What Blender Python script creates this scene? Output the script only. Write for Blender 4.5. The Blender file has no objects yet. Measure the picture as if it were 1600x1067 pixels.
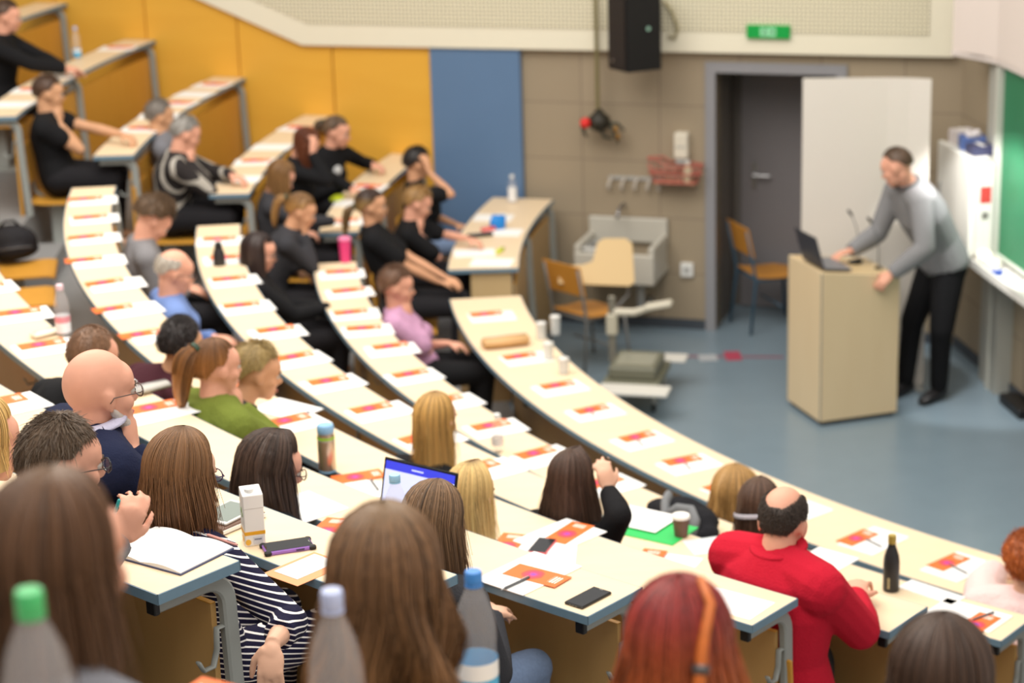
import bpy, bmesh, math, random
import numpy as np
from mathutils import Vector, Matrix
random.seed(7); RNG = np.random.default_rng(11)
SC = bpy.context.scene; COL = SC.collection
PI = math.pi
def R(d): return math.radians(d)

# ------------------------------------------------------------------ measured camera
F_PX, PITCH, ROLL, CAM_Z = 3400.0, R(17.1), R(1.7), 5.05
_fw = np.array([0, math.cos(PITCH), -math.sin(PITCH)])
_dn = np.array([0, -math.sin(PITCH), -math.cos(PITCH)])
_rt = np.array([1.0, 0, 0])
_ex = math.cos(ROLL)*_rt + math.sin(ROLL)*_dn
_ey = -math.sin(ROLL)*_rt + math.cos(ROLL)*_dn
CAM = np.array([0, 0, CAM_Z])
def ray(px, py): return _fw + _ex*(px-800)/F_PX + _ey*(py-533.5)/F_PX
def at_z(px, py, z):
    v = ray(px, py); return CAM + v*((z-CAM_Z)/v[2])
def at_plane(px, py, o, n):
    v = ray(px, py); o = np.array(o, float); n = np.array(n, float)
    return CAM + v*(((o-CAM) @ n)/(v @ n))

# ------------------------------------------------------------------ hall geometry: concentric desk rows
CX, CY = 7.562, 14.687
def rz(i): return 1.05 + .2945*i          # desk top height of row i (0 = front row)
def rr(i): return 8.07 + .784*i + {0: -.07, 1: .04}.get(i, 0.0)           # radius of the sitters' edge of desk i
def fz(i): return rz(i) - .72             # floor of row i
def pol(r, a, z=0.0): return np.array([CX+r*math.cos(R(a)), CY+r*math.sin(R(a)), z])
def inward(a): return np.array([-math.cos(R(a)), -math.sin(R(a)), 0])

# ------------------------------------------------------------------ mesh builder
def nrm(v):
    v = np.asarray(v, float); l = np.linalg.norm(v); return v/l if l > 1e-9 else v
class MB:
    def __init__(s): s.v = []; s.f = []; s.n = 0; s.mi = []; s.uv = {}; s.col = []
    def add(s, verts, faces, mi=0, col=None):
        verts = np.asarray(verts, float).reshape(-1, 3); b = s.n
        s.v.append(verts); s.n += len(verts)
        for f in faces: s.f.append([int(k)+b for k in f]); s.mi.append(mi)
        if col is not None: s.col.append(np.asarray(col, float).reshape(-1, 3))
        return b
    def box(s, c, size, rot=None, mi=0):
        h = np.array(size)/2.0
        p = np.array([[x, y, z] for x in (-1, 1) for y in (-1, 1) for z in (-1, 1)])*h
        if rot is not None: p = p @ np.array(rot).T
        s.add(p+np.array(c), [(0, 1, 3, 2), (4, 6, 7, 5), (0, 4, 5, 1), (2, 3, 7, 6), (0, 2, 6, 4), (1, 5, 7, 3)], mi); return s
    def rbox(s, c, size, b=.004, rot=None, mi=0):
        """box with chamfered vertical and top edges"""
        x, y, z = np.array(size)/2.0; b = min(b, x*.9, y*.9, z*.9)
        rings = [(z, b), (z-b, 0), (-z+b, 0), (-z, b)]
        P = []
        for zz, ins in rings:
            X, Y = x-ins, y-ins
            P += [(-X+b, -Y, zz), (X-b, -Y, zz), (X, -Y+b, zz), (X, Y-b, zz), (X-b, Y, zz), (-X+b, Y, zz), (-X, Y-b, zz), (-X, -Y+b, zz)]
        P = np.array(P)
        if rot is not None: P = P @ np.array(rot).T
        F = [list(range(8)), list(range(31, 23, -1))]
        for k in range(3):
            for j in range(8):
                a, b2 = k*8+j, k*8+(j+1) % 8; F.append((b2, a, a+8, b2+8))
        s.add(P+np.array(c), F, mi); return s
    def loft(s, pts, rad, n=12, right=None, cap=True, mi=0, col=None):
        """tube through pts; rad entries r or (rx, ry); rx along 'right'"""
        pts = np.asarray(pts, float); m = len(pts)
        rad = [(q, q) if np.isscalar(q) else q for q in rad]
        V = []; prev = None if right is None else nrm(right)
        for k in range(m):
            t = nrm(pts[min(k+1, m-1)]-pts[max(k-1, 0)])
            if prev is None:
                prev = np.cross(t, [0, 0, 1.0])
                if np.linalg.norm(prev) < .1: prev = np.cross(t, [0, 1.0, 0])
            x = prev - t*(prev @ t)
            x = nrm(x) if np.linalg.norm(x) > 1e-6 else nrm(np.cross(t, [0.3, .9, .2]))
            y = np.cross(t, x)
            if right is None: prev = x
            for j in range(n):
                w = 2*PI*j/n
                V.append(pts[k]+x*math.cos(w)*rad[k][0]+y*math.sin(w)*rad[k][1])
        F = []
        for k in range(m-1):
            for j in range(n):
                j2 = (j+1) % n; F.append((k*n+j, k*n+j2, (k+1)*n+j2, (k+1)*n+j))
        if cap: F.append(list(range(n-1, -1, -1))); F.append(list(range((m-1)*n, m*n)))
        s.add(V, F, mi, None if col is None else np.tile(col, (len(V), 1))); return s
    def cap_tube(s, a, b, ra, rb, n=12, mi=0):
        """capsule with round ends"""
        a = np.asarray(a, float); b = np.asarray(b, float); t = nrm(b-a); P = []; Q = []
        for w in (80, 55, 30): P.append(a-t*ra*math.sin(R(w))); Q.append(ra*math.cos(R(w)))
        P += [a, (a+b)/2, b]; Q += [ra, (ra+rb)/2, rb]
        for w in (30, 55, 80): P.append(b+t*rb*math.sin(R(w))); Q.append(rb*math.cos(R(w)))
        return s.loft(P, Q, n, mi=mi)
    def ell(s, c, rad, rot=None, n=16, m=10, mi=0):
        V = []; F = []
        for i in range(m+1):
            ph = PI*i/m
            for j in range(n):
                w = 2*PI*j/n; V.append((math.sin(ph)*math.cos(w), math.sin(ph)*math.sin(w), math.cos(ph)))
        V = np.array(V)*np.array(rad)
        if rot is not None: V = V @ np.array(rot).T
        for i in range(m):
            for j in range(n):
                j2 = (j+1) % n; F.append((i*n+j, (i+1)*n+j, (i+1)*n+j2, i*n+j2))
        s.add(V+np.array(c), F, mi); return s
    def lathe(s, prof, c=(0, 0, 0), n=24, mi=0, axis=None):
        V = []; F = []; m = len(prof)
        for r, z in prof:
            for j in range(n): w = 2*PI*j/n; V.append((r*math.cos(w), r*math.sin(w), z))
        V = np.array(V)
        if axis is not None:
            q = Vector((0, 0, 1)).rotation_difference(Vector(axis)).to_matrix(); V = V @ np.array(q).T
        for k in range(m-1):
            for j in range(n):
                j2 = (j+1) % n; F.append((k*n+j, k*n+j2, (k+1)*n+j2, (k+1)*n+j))
        F.append(list(range(n-1, -1, -1))); F.append(list(range((m-1)*n, m*n)))
        s.add(V+np.array(c), F, mi); return s
    def prism(s, poly, d, mi=0):
        """poly: ordered 3-D outline, extruded along vector d"""
        p = np.asarray(poly, float); n = len(p); d = np.asarray(d, float)
        F = [list(range(n)), list(range(2*n-1, n-1, -1))]
        for j in range(n): j2 = (j+1) % n; F.append((j2, j, n+j, n+j2))
        s.add(np.vstack([p, p+d]), F, mi); return s
    def sector(s, r0, r1, a0, a1, z0, z1, step=1.0, mi=0):
        n = max(2, int(abs(a1-a0)/step)+1); V = []; F = []
        for k in range(n):
            a = a0+(a1-a0)*k/(n-1)
            V += [pol(r0, a, z0), pol(r1, a, z0), pol(r1, a, z1), pol(r0, a, z1)]
        for k in range(n-1):
            b = 4*k
            for j in range(4): j2 = (j+1) % 4; F.append((b+j, b+j2, b+4+j2, b+4+j))
        F.append((3, 2, 1, 0)); b = 4*(n-1); F.append((b, b+1, b+2, b+3))
        s.add(V, F, mi); return s
    def verts(s): return np.vstack(s.v) if s.v else np.zeros((0, 3))

def new_mesh(name, V, F, mats, mi=None, smooth=False, col=None):
    me = bpy.data.meshes.new(name); me.from_pydata(np.asarray(V).tolist(), [], F)
    for m in (mats if isinstance(mats, (list, tuple)) else [mats]): me.materials.append(m)
    if mi is not None and len(set(mi)) > 1: me.polygons.foreach_set('material_index', mi)
    if smooth: me.polygons.foreach_set('use_smooth', [True]*len(F))
    if col is not None:
        at = me.color_attributes.new('col', 'FLOAT_COLOR', 'POINT')
        at.data.foreach_set('color', np.c_[col, np.ones(len(col))].astype(np.float32).ravel())
    me.update(); return me
def fix_normals(me):
    bm = bmesh.new(); bm.from_mesh(me); bmesh.ops.recalc_face_normals(bm, faces=bm.faces); bm.to_mesh(me); bm.free()
def world_inv(parent):
    z = parent.rotation_euler.z; o = np.array(parent.location); c, s_ = math.cos(-z), math.sin(-z)
    return o, np.array([[c, -s_, 0], [s_, c, 0], [0, 0, 1.0]])
def obj(name, mb, mat, parent=None, smooth=False, world=False, bevel=0, auto=None):
    V = mb.verts()
    if parent is not None and world:
        p = parent; chain = []
        while p is not None: chain.append(p); p = p.parent
        for p in reversed(chain): o, m = world_inv(p); V = (V-o) @ m.T
    col = np.vstack(mb.col) if mb.col and sum(map(len, mb.col)) == len(V) else None
    me = new_mesh(name, V, mb.f, mat, mb.mi, smooth, col); fix_normals(me)
    o = bpy.data.objects.new(name, me); COL.objects.link(o)
    if parent is not None: o.parent = parent
    if bevel:
        b = o.modifiers.new('bevel', 'BEVEL'); b.width = bevel; b.segments = 2; b.limit_method = 'ANGLE'
    if auto is not None and smooth: me.set_sharp_from_angle(angle=R(auto))
    return o
def tag(o, label=None, cat=None, group=None, kind=None):
    if label: o['label'] = label
    if cat: o['category'] = cat
    if group: o['group'] = group
    if kind: o['kind'] = kind
    return o
def thing(name, label, cat, loc=(0, 0, 0), rotz=0.0, group=None):
    o = bpy.data.objects.new(name, None); COL.objects.link(o); o.empty_display_size = .1
    o.location = [float(q) for q in loc]; o.rotation_euler = (0, 0, rotz)
    return tag(o, label, cat, group)
def struct(name, mb, mat, parent=None, smooth=False):
    o = obj(name, mb, mat, parent, smooth)
    if parent is None: o['kind'] = 'structure'
    return o
def dup(root, loc, rotz, label, group=None):
    def cp(o, par):
        c = o.copy(); COL.objects.link(c); c.parent = par
        for ch in list(o.children): cp(ch, c)
        return c
    r = cp(root, None); r.location = [float(q) for q in loc]; r.rotation_euler = (0, 0, rotz); r['label'] = label
    if group: r['group'] = group
    return r

# ------------------------------------------------------------------ materials
MATS = {}
def s2l(c):
    return tuple(((x/255.0)/12.92 if x/255.0 <= .04045 else ((x/255.0+.055)/1.055)**2.4) for x in c)
def mat(name, rgb, rough=.6, metal=0.0, noise=0.0, scale=30.0, bump=0.0, trans=0.0, emit=None, spec=.5, stretch=None, coat=0.0, ior=1.45, lin=False):
    if name in MATS: return MATS[name]
    m = bpy.data.materials.new(name); m.use_nodes = True; N = m.node_tree.nodes; L = m.node_tree.links
    b = N['Principled BSDF']; c = tuple(rgb) if lin else s2l(rgb)
    b.inputs['Base Color'].default_value = (*c, 1); b.inputs['Roughness'].default_value = rough
    b.inputs['Metallic'].default_value = metal; b.inputs['Specular IOR Level'].default_value = spec
    b.inputs['Transmission Weight'].default_value = trans; b.inputs['IOR'].default_value = ior; b.inputs['Coat Weight'].default_value = coat
    if emit: b.inputs['Emission Color'].default_value = (*c, 1); b.inputs['Emission Strength'].default_value = emit
    if noise or bump:
        tc = N.new('ShaderNodeTexCoord'); mp = N.new('ShaderNodeMapping'); nz = N.new('ShaderNodeTexNoise')
        L.new(tc.outputs['Object'], mp.inputs['Vector']); L.new(mp.outputs['Vector'], nz.inputs['Vector'])
        if stretch: mp.inputs['Scale'].default_value = stretch
        nz.inputs['Scale'].default_value = scale; nz.inputs['Detail'].default_value = 4
        if noise:
            mx = N.new('ShaderNodeMix'); mx.data_type = 'RGBA'
            mx.inputs['A'].default_value = (*[max(0, x*(1-noise)) for x in c], 1); mx.inputs['B'].default_value = (*[min(1, x*(1+noise)) for x in c], 1)
            L.new(nz.outputs['Fac'], mx.inputs['Factor']); L.new(mx.outputs['Result'], b.inputs['Base Color'])
        if bump:
            bp = N.new('ShaderNodeBump'); bp.inputs['Strength'].default_value = bump; bp.inputs['Distance'].default_value = .01
            L.new(nz.outputs['Fac'], bp.inputs['Height']); L.new(bp.outputs['Normal'], b.inputs['Normal'])
    MATS[name] = m; return m
def mat_attr(name, rough=.5, spec=.4):
    if name in MATS: return MATS[name]
    m = bpy.data.materials.new(name); m.use_nodes = True; N = m.node_tree.nodes; L = m.node_tree.links
    b = N['Principled BSDF']; a = N.new('ShaderNodeVertexColor'); a.layer_name = 'col'
    L.new(a.outputs['Color'], b.inputs['Base Color']); b.inputs['Roughness'].default_value = rough; b.inputs['Specular IOR Level'].default_value = spec
    MATS[name] = m; return m
def nodes(m): return m.node_tree.nodes, m.node_tree.links, m.node_tree.nodes['Principled BSDF']
def mth(N, L, op, a, b=None, c=None):
    n = N.new('ShaderNodeMath'); n.operation = op
    for k, q in enumerate((a, b, c)):
        if q is None: continue
        if hasattr(q, 'is_linked') or hasattr(q, 'links'): L.new(q, n.inputs[k])
        else: n.inputs[k].default_value = q
    return n.outputs[0]
def mixc(N, L, f, a, b):
    n = N.new('ShaderNodeMix'); n.data_type = 'RGBA'
    if hasattr(f, 'links'): L.new(f, n.inputs['Factor'])
    else: n.inputs['Factor'].default_value = f
    for k, q in (('A', a), ('B', b)):
        if hasattr(q, 'links'): L.new(q, n.inputs[k])
        else: n.inputs[k].default_value = (*q, 1)
    return n.outputs['Result']

def wood_mat(name, rgb, rgb2, rough=.4, axis_scale=(1, 1, 12), scale=2.5, coat=0.0):
    m = mat(name, rgb, rough, coat=coat); N, L, b = nodes(m)
    tc = N.new('ShaderNodeTexCoord'); mp = N.new('ShaderNodeMapping'); mp.inputs['Scale'].default_value = axis_scale
    nz = N.new('ShaderNodeTexNoise'); nz.inputs['Scale'].default_value = scale; nz.inputs['Detail'].default_value = 6; nz.inputs['Roughness'].default_value = .6
    L.new(tc.outputs['Object'], mp.inputs['Vector']); L.new(mp.outputs['Vector'], nz.inputs['Vector'])
    L.new(mixc(N, L, nz.outputs['Fac'], s2l(rgb), s2l(rgb2)), b.inputs['Base Color']); return m
# ------------------------------------------------------------------ wall frames
WO = np.array([.29, 16.98, 0]); WU = np.array([.9537, -.3007, 0]); WN = np.array([-.3007, -.9537, 0])
def W(u, z, d=0.0): return WO+WU*u+WN*d+np.array([0, 0, z])
FO = np.array([3.40, 16.0, 0]); FV = np.array([.134, -.991, 0]); FN = np.array([-.991, -.134, 0])
def Fw(v, z, d=0.0): return FO+FV*v+FN*d+np.array([0, 0, z])
WROT = np.c_[WU, WN, [0, 0, 1]]; FROT = np.c_[FV, FN, [0, 0, 1]]
def wbox(mb, u0, u1, z0, z1, d0, d1, mi=0):
    return mb.box(W((u0+u1)/2, (z0+z1)/2, (d0+d1)/2), (u1-u0, d1-d0, z1-z0), WROT, mi)
def fbox(mb, v0, v1, z0, z1, d0, d1, mi=0):
    return mb.box(Fw((v0+v1)/2, (z0+z1)/2, (d0+d1)/2), (v1-v0, d1-d0, z1-z0), FROT, mi)

# materials of the hall
M_DESK = wood_mat('pale_beech_laminate', (240, 217, 183), (233, 207, 170), .45, (1.5, 9, 9), 3)
M_EDGE = mat('blue_grey_edging', (110, 138, 156), .45, noise=.06, scale=40)
M_LEG = mat('grey_painted_steel', (150, 154, 150), .4, noise=.05, scale=20)
M_BLACK = mat('black_plastic', (22, 21, 22), .45, noise=.1, scale=60)
M_PANEL = wood_mat('brown_veneer', (204, 164, 104), (190, 148, 88), .5, (3, 3, .6), 3)
M_FRONTPANEL = wood_mat('light_beech_veneer', (186, 156, 112), (172, 142, 98), .5, (3, 3, .6), 3)
M_PLY = wood_mat('honey_plywood', (216, 160, 66), (200, 142, 50), .4, (6, 6, 1), 3)
M_WALLWOOD = wood_mat('honey_wall_veneer', (238, 184, 74), (226, 168, 62), .38, (.9, .9, 6), 1.4)
M_GREYWALL = mat('grey_tile_wall', (150, 137, 118), .55)
M_CREAM = mat('cream_paint', (236, 230, 208), .6, noise=.02, scale=6)
M_BLUE = mat('blue_panel', (96, 126, 162), .55, noise=.05, scale=3)
M_FLOOR = mat('blue_linoleum', (124, 142, 154), .26, noise=.06, scale=5)
M_STEP = mat('grey_linoleum', (142, 142, 142), .5, noise=.08, scale=8)
M_DOORGREY = mat('grey_door_paint', (128, 124, 126), .5, noise=.03, scale=6)
M_FRAME = mat('grey_door_frame', (146, 146, 150), .45, noise=.03, scale=6)
M_WHITE = mat('white_paint', (238, 236, 230), .5, noise=.02, scale=8)
M_PAPER = mat('white_paper', (246, 245, 242), .75, noise=.01, scale=20)

N_, L_, b_ = nodes(M_GREYWALL)      # faint tile joints
tc = N_.new('ShaderNodeTexCoord'); br = N_.new('ShaderNodeTexBrick'); mp = N_.new('ShaderNodeMapping')
mp.inputs['Rotation'].default_value = (R(90), 0, 0)
L_.new(tc.outputs['Object'], mp.inputs['Vector']); L_.new(mp.outputs['Vector'], br.inputs['Vector'])
br.inputs['Scale'].default_value = 1.0; br.inputs['Brick Width'].default_value = .6; br.inputs['Row Height'].default_value = .45
br.inputs['Mortar Size'].default_value = .006; br.offset = 0
br.inputs['Color1'].default_value = (*s2l((164, 149, 126)), 1); br.inputs['Color2'].default_value = (*s2l((160, 145, 122)), 1); br.inputs['Mortar'].default_value = (*s2l((140, 126, 108)), 1)
L_.new(br.outputs['Color'], b_.inputs['Base Color'])

M_PERF = mat('perforated_acoustic_board', (228, 221, 194), .65)
N_, L_, b_ = nodes(M_PERF)
tc = N_.new('ShaderNodeTexCoord'); sp = N_.new('ShaderNodeSeparateXYZ'); L_.new(tc.outputs['UV'], sp.inputs[0])
sx = mth(N_, L_, 'SINE', mth(N_, L_, 'MULTIPLY', sp.outputs[0], 2*PI/.032)); sy = mth(N_, L_, 'SINE', mth(N_, L_, 'MULTIPLY', sp.outputs[1], 2*PI/.032))
dots = mth(N_, L_, 'GREATER_THAN', mth(N_, L_, 'ADD', sx, sy), 1.0)
L_.new(mixc(N_, L_, dots, s2l((228, 221, 194)), s2l((96, 86, 60))), b_.inputs['Base Color'])

# ------------------------------------------------------------------ floor: stage and the stepped terraces
mb = MB(); mb.prism([(-9, 6, -.1), (9, 6, -.1), (9, 19, -.1), (-9, 19, -.1)], (0, 0, .1)); struct('floor', mb, M_FLOOR)
mb = MB()
for i in range(0, 13):
    # the front platform begins behind the front panel of the first desk
    r0 = rr(0)-.37 if i == 0 else rr(i)-.30
    r1 = rr(i+1)-.30
    mb.sector(r0, r1+.02, 160.5, 256, -.02 if i < 1 else fz(i-1)-.05, fz(i), 1.0)
# half steps in the two aisles
for i in range(0, 9):
    mb.sector(rr(i+1)-.30-.27, rr(i+1)-.29, 180.3, 184.3, fz(i)-.02, fz(i)+.147, 1.0)
for i in range(0, 7):
    mb.sector(rr(i+1)-.30-.27, rr(i+1)-.29, 230.2, 233.4, fz(i)-.02, fz(i)+.147, 1.0)
struct('floor_terrace', mb, M_STEP).name = 'floor.001'

# ------------------------------------------------------------------ left side wall: honey wood, blue panel, grey tiles
mb = MB()
seams = [-8.3, -7.48, -6.66, -5.84, -5.02, -4.2, -3.38, -2.56, -1.74, -.90]
for a, b in zip(seams[:-1], seams[1:]): wbox(mb, a+.005, b-.005, -.05, 6.2, -.02, .035)
wbox(mb, -8.4, -.9, -.05, 6.2, -.2, -.018, 1)
struct('wall_left', mb, [M_WALLWOOD, M_PANEL])
mb = MB()
for s in seams[1:-1]: wbox(mb, s-.03, s-.008, 0, 6.2, .03, .042)
struct('trim_1', mb, M_WALLWOOD)
mb = MB(); wbox(mb, -.9, -.155, -.05, 3.0, -.2, .06); struct('wall_left.001', mb, M_BLUE)
DU0, DU1, DZ = 1.40, 2.33, 2.07     # door opening
mb = MB()
wbox(mb, -.155, DU0, -.05, 3.6, -.2, 0); wbox(mb, DU1, 3.30, -.05, 3.6, -.2, 0); wbox(mb, DU0, DU1, DZ, 3.6, -.2, 0)
struct('wall_left.002', mb, M_GREYWALL)
# recess behind the door frame
mb = MB(); wbox(mb, DU0-.06, DU0, -.05, DZ+.06, -.75, -.2); wbox(mb, DU1, DU1+.06, -.05, DZ+.06, -.75, -.2); wbox(mb, DU0, DU1, DZ, DZ+.06, -.75, -.2)
wbox(mb, DU0-.06, DU1+.06, -.05, DZ+.06, -.8, -.75)
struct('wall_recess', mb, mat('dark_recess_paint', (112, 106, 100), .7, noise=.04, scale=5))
d1 = thing('door_1', None, None, W((DU0+DU1)/2, 0, -.02)); d1['kind'] = 'structure'
mb = MB(); wbox(mb, DU0-.08, DU0, 0, DZ+.08, -.2, .025); wbox(mb, DU1, DU1+.08, 0, DZ+.08, -.2, .025); wbox(mb, DU0, DU1, DZ, DZ+.08, -.2, .025)
obj('door_frame', mb, M_FRAME, d1, world=True)
mb = MB(); wbox(mb, DU0+.06, DU1-.01, .01, DZ-.02, -.74, -.70)
leaf = obj('door_leaf', mb, M_DOORGREY, d1, world=True)
mb = MB(); wbox(mb, DU0+.15, DU0+.19, 1.0, 1.22, -.70, -.69); mb.cap_tube(W(DU0+.17, 1.12, -.69), W(DU0+.17, 1.12, -.64), .01, .01, 8); mb.cap_tube(W(DU0+.17, 1.12, -.64), W(DU0+.30, 1.12, -.64), .011, .010, 8)
obj('door_handle', mb, mat('brushed_steel', (170, 170, 172), .35, .9), leaf, world=True)

# front wall with the chalkboard side
mb = MB(); fbox(mb, 0, 8.5, -.05, 3.6, -.2, 0); struct('wall_front', mb, M_GREYWALL)
mb = MB(); wbox(mb, -.155, DU0-.08, 0, .08, 0, .012); wbox(mb, DU1+.08, 3.18, 0, .08, 0, .012); struct('baseboard_left', mb, mat('dark_skirting', (70, 76, 84), .5))
mb = MB(); fbox(mb, .02, 8, 0, .08, 0, .012); struct('baseboard_front', mb, mat('dark_skirting', (70, 76, 84), .5))

# cream acoustic bulkhead running along the wall and rising with the seats
ZB = 2.22
mb = MB()
outl = [(-1.98, ZB), (3.2, ZB+.02), (3.2, 4.2), (-6.9, 4.2)]
mb.prism([W(u, z, .0) for u, z in outl], WN*.085)
struct('trim_2', mb, M_CREAM)
mb = MB()
inn = [(-1.92, ZB+.175), (3.02, ZB+.175), (3.02, 4.15), (-6.3, 4.15)]
mb.prism([W(u, z, .08) for u, z in inn], WN*.012)
o = struct('trim_3', mb, M_PERF)
uv = o.data.uv_layers.new(name='UVMap')
for lp in o.data.loops:
    p = np.array(o.data.vertices[lp.vertex_index].co)-WO; uv.data[lp.index].uv = (float(p @ WU), float(p[2]))
ORD = ['first', 'second', 'third', 'fourth', 'fifth', 'sixth', 'seventh', 'eighth', 'ninth', 'tenth', 'eleventh', 'twelfth', 'thirteenth', 'fourteenth', 'fifteenth', 'sixteenth']
def leg_path(i, far):
    """grey bent tube: along the underside of the top, round, down to the floor (r, z)"""
    z = rz(i)-.028-.024; r = rr(i); rc = r+far+.085; P = [(r-.035, z), (rc+.05, z)]
    for w in range(0, 91, 15): P.append((rc-.075*math.sin(R(w)), z-.075*(1-math.cos(R(w)))))
    P.append((rc-.082, z-.30)); P.append((rc-.10, fz(i)))
    return P
def add_leg(par, i, a, far, hook=True):
    P = leg_path(i, far); pts = [pol(r, a, z) for r, z in P]
    t = np.array([-math.sin(R(a)), math.cos(R(a)), 0])
    # rectangular section with softened corners
    mb = MB(); V = []; F = []; n = 8; w, h = .016, .024
    sec = [(-w, -h+.006), (-w, h-.006), (-w+.006, h), (w-.006, h), (w, h-.006), (w, -h+.006), (w-.006, -h), (-w+.006, -h)]
    for k, p in enumerate(pts):
        d = nrm(pts[min(k+1, len(pts)-1)]-pts[max(k-1, 0)]); y = np.cross(d, t)
        for a_, b_ in sec: V.append(p+t*a_+y*b_)
    for k in range(len(pts)-1):
        for j in range(n): j2 = (j+1) % n; F.append((k*n+j, k*n+j2, (k+1)*n+j2, (k+1)*n+j))
    F.append(list(range(n))); F.append(list(range((len(pts)-1)*n, len(pts)*n))); mb.add(V, F)
    lg = obj('leg', mb, M_LEG, par, world=True)
    mb = MB(); d = nrm(pts[0]-pts[1]); rot = np.c_[d, t, [0, 0, 1]]
    mb.rbox(pts[0]+d*.008, (.02, .036, .052), .003, rot); obj('end_cap', mb, M_BLACK, lg, world=True)
    if hook:
        mb = MB(); q = pol(P[-2][0]+.02, a, P[-2][1]+.10); rad = nrm(pol(1, a)-pol(0, a)); z = np.array([0, 0, 1.])
        pp = [q+rad*(-.005)+z*.06, q+rad*.03+z*.06, q+rad*.034+z*.0, q+rad*.05-z*.045, q+rad*.085-z*.045, q+rad*.10-z*.015]
        mb.loft(pp, [(.012, .005)]*6, 8, right=t); obj('bag_hook', mb, M_LEG, lg, smooth=True, world=True)
    return lg
def desk(i, a0, a1, far, label, legs, group=None, panel=M_PANEL, pz=None, pdr=None, name='curved_desk'):
    r, z = rr(i), rz(i); am = (a0+a1)/2
    t = thing(name, label, 'desk', pol(r+far/2, am, fz(i)), 0, group)
    da = math.degrees(.004/r)
    mb = MB(); mb.sector(r+far+.004, r-.004, a0+da, a1-da, z-.028, z, .7)
    obj('tabletop', mb, M_DESK, t, world=True)
    mb = MB(); mb.sector(r-.004, r, a0, a1, z-.029, z-.0006, .7); mb.sector(r+far, r+far+.004, a0, a1, z-.029, z-.0006, .7)
    mb.sector(r+far, r, a0, a0+da, z-.029, z-.0006, .7); mb.sector(r+far, r, a1-da, a1, z-.029, z-.0006, .7)
    obj('edge_band', mb, M_EDGE, t, world=True)
    pr = r+(pdr if pdr is not None else far+.05); zb = fz(i) if pz is None else pz
    mb = MB(); mb.sector(pr-.018, pr, a0+.35, a1-.35, zb, z-.13, .7); pn = obj('modesty_panel', mb, panel, t, world=True)
    mb = MB(); mb.sector(pr-.0175, pr-.0005, a0+.35, a1-.35, z-.131, z-.127, .7); obj('panel_lip', mb, M_PLY, pn, world=True)
    for a in legs: add_leg(t, i, a, far)
    return t
ROWN = {0: 'front desk row', 1: 'second desk row', 2: 'third desk row', 3: 'fourth desk row', 4: 'fifth desk row', 5: 'sixth desk row', 6: 'seventh desk row'}
dl = {6: 'nearest curved desk, its blue-edged end carrying an open notebook', 5: 'curved desk whose end carries the purple phone and juice carton',
      4: 'curved desk whose end carries the black phone and orange leaflet', 3: 'curved desk with the red phone, ending behind the red-haired head',
      2: 'curved desk the red-jacketed man leans on', 1: 'curved desk carrying the tall black bottle'}
EA = .55
for i in range(1, 7):
    a1 = 228.35+.42*(6-i)*.45+.0
    a1 = {6: 228.35, 5: 228.6, 4: 229.0, 3: 229.45, 2: 229.9, 1: 230.4}[i]
    a0 = 184.9
    legs = [a1-.25, a0+.3]+[a0+(a1-a0)*k/4 for k in (1, 2, 3)]
    desk(i, a0, a1, -.285, dl[i], legs, 'curved desks of the centre block')
# front desk: deeper, closed by a panel down to the stage
t = desk(0, 184.9, 231.0, -.48, 'front curved desk, deepest of all, bordering the blue stage floor', [230.7, 185.2, 200, 215], None, M_FRONTPANEL, 0.0, -.40)
mb = MB(); mb.sector(rr(0)-.39, rr(0)-.05, 185.15, 185.35, fz(0), rz(0)-.03); obj('side_panel', mb, M_FRONTPANEL, t, world=True)
# left block, ending at the wooden wall
ll = {0: 'front desk of the left block with curved panel beside the blue wall', 1: 'left block desk with a lime highlighter, behind its front desk',
      2: 'left block desk the silver-haired man sits at', 3: 'left block desk the man in black T-shirt sits at',
      4: 'left block desk the man with stretched arms leans on', 5: 'topmost left block desk in the upper left corner'}
for i in range(1, 6): desk(i, 162.75, 179.5, -.285, ll[i], [179.2, 171, 163.1], 'desks of the left block', M_PLY)
t = desk(0, 163.7, 179.5, -.50, ll[0], [171, 164.1], None, M_FRONTPANEL, 0.0, -.46)
mb = MB(); mb.sector(rr(0)-.45, rr(0)-.16, 179.1, 179.3, fz(0), rz(0)-.03); obj('side_panel', mb, wood_mat('pale_end_board', (206, 178, 132), (198, 168, 120), .5, (3, 3, .6), 3), t, world=True)
# right block desks at the bottom edge of the picture
desk(7, 235.0, 247, -.33, 'desk below the wavy-haired woman, carrying the blue-capped bottle', [235.3], 'desks of the right block')
desk(8, 233.3, 247, -.34, 'desk strip below the dark-haired woman in grey, lower left', [233.6], 'desks of the right block')
desk(9, 233.2, 247, -.34, 'desk carrying the green-capped bottle in the lower left corner', [233.5], 'desks of the right block')
desk(6, 236.6, 249, -.285, 'desk of the right block below the red-haired woman', [236.8], 'desks of the right block')
# ------------------------------------------------------------------ writing pads, leaflets, pens
M_LEAF = mat('orange_leaflet', (240, 128, 60), .55)
N_, L_, b_ = nodes(M_LEAF)          # orange card with a magenta disc, a violet centre and white lines of text at one end
tc = N_.new('ShaderNodeTexCoord'); sp = N_.new('ShaderNodeSeparateXYZ'); L_.new(tc.outputs['UV'], sp.inputs[0])
U_, V_ = sp.outputs[0], sp.outputs[1]
dx = mth(N_, L_, 'MULTIPLY', mth(N_, L_, 'SUBTRACT', U_, .43), 2.1); dy = mth(N_, L_, 'SUBTRACT', V_, .5)
dd = mth(N_, L_, 'SQRT', mth(N_, L_, 'ADD', mth(N_, L_, 'MULTIPLY', dx, dx), mth(N_, L_, 'MULTIPLY', dy, dy)))
nzz = N_.new('ShaderNodeTexNoise'); nzz.inputs['Scale'].default_value = 9; L_.new(tc.outputs['UV'], nzz.inputs['Vector'])
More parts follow.
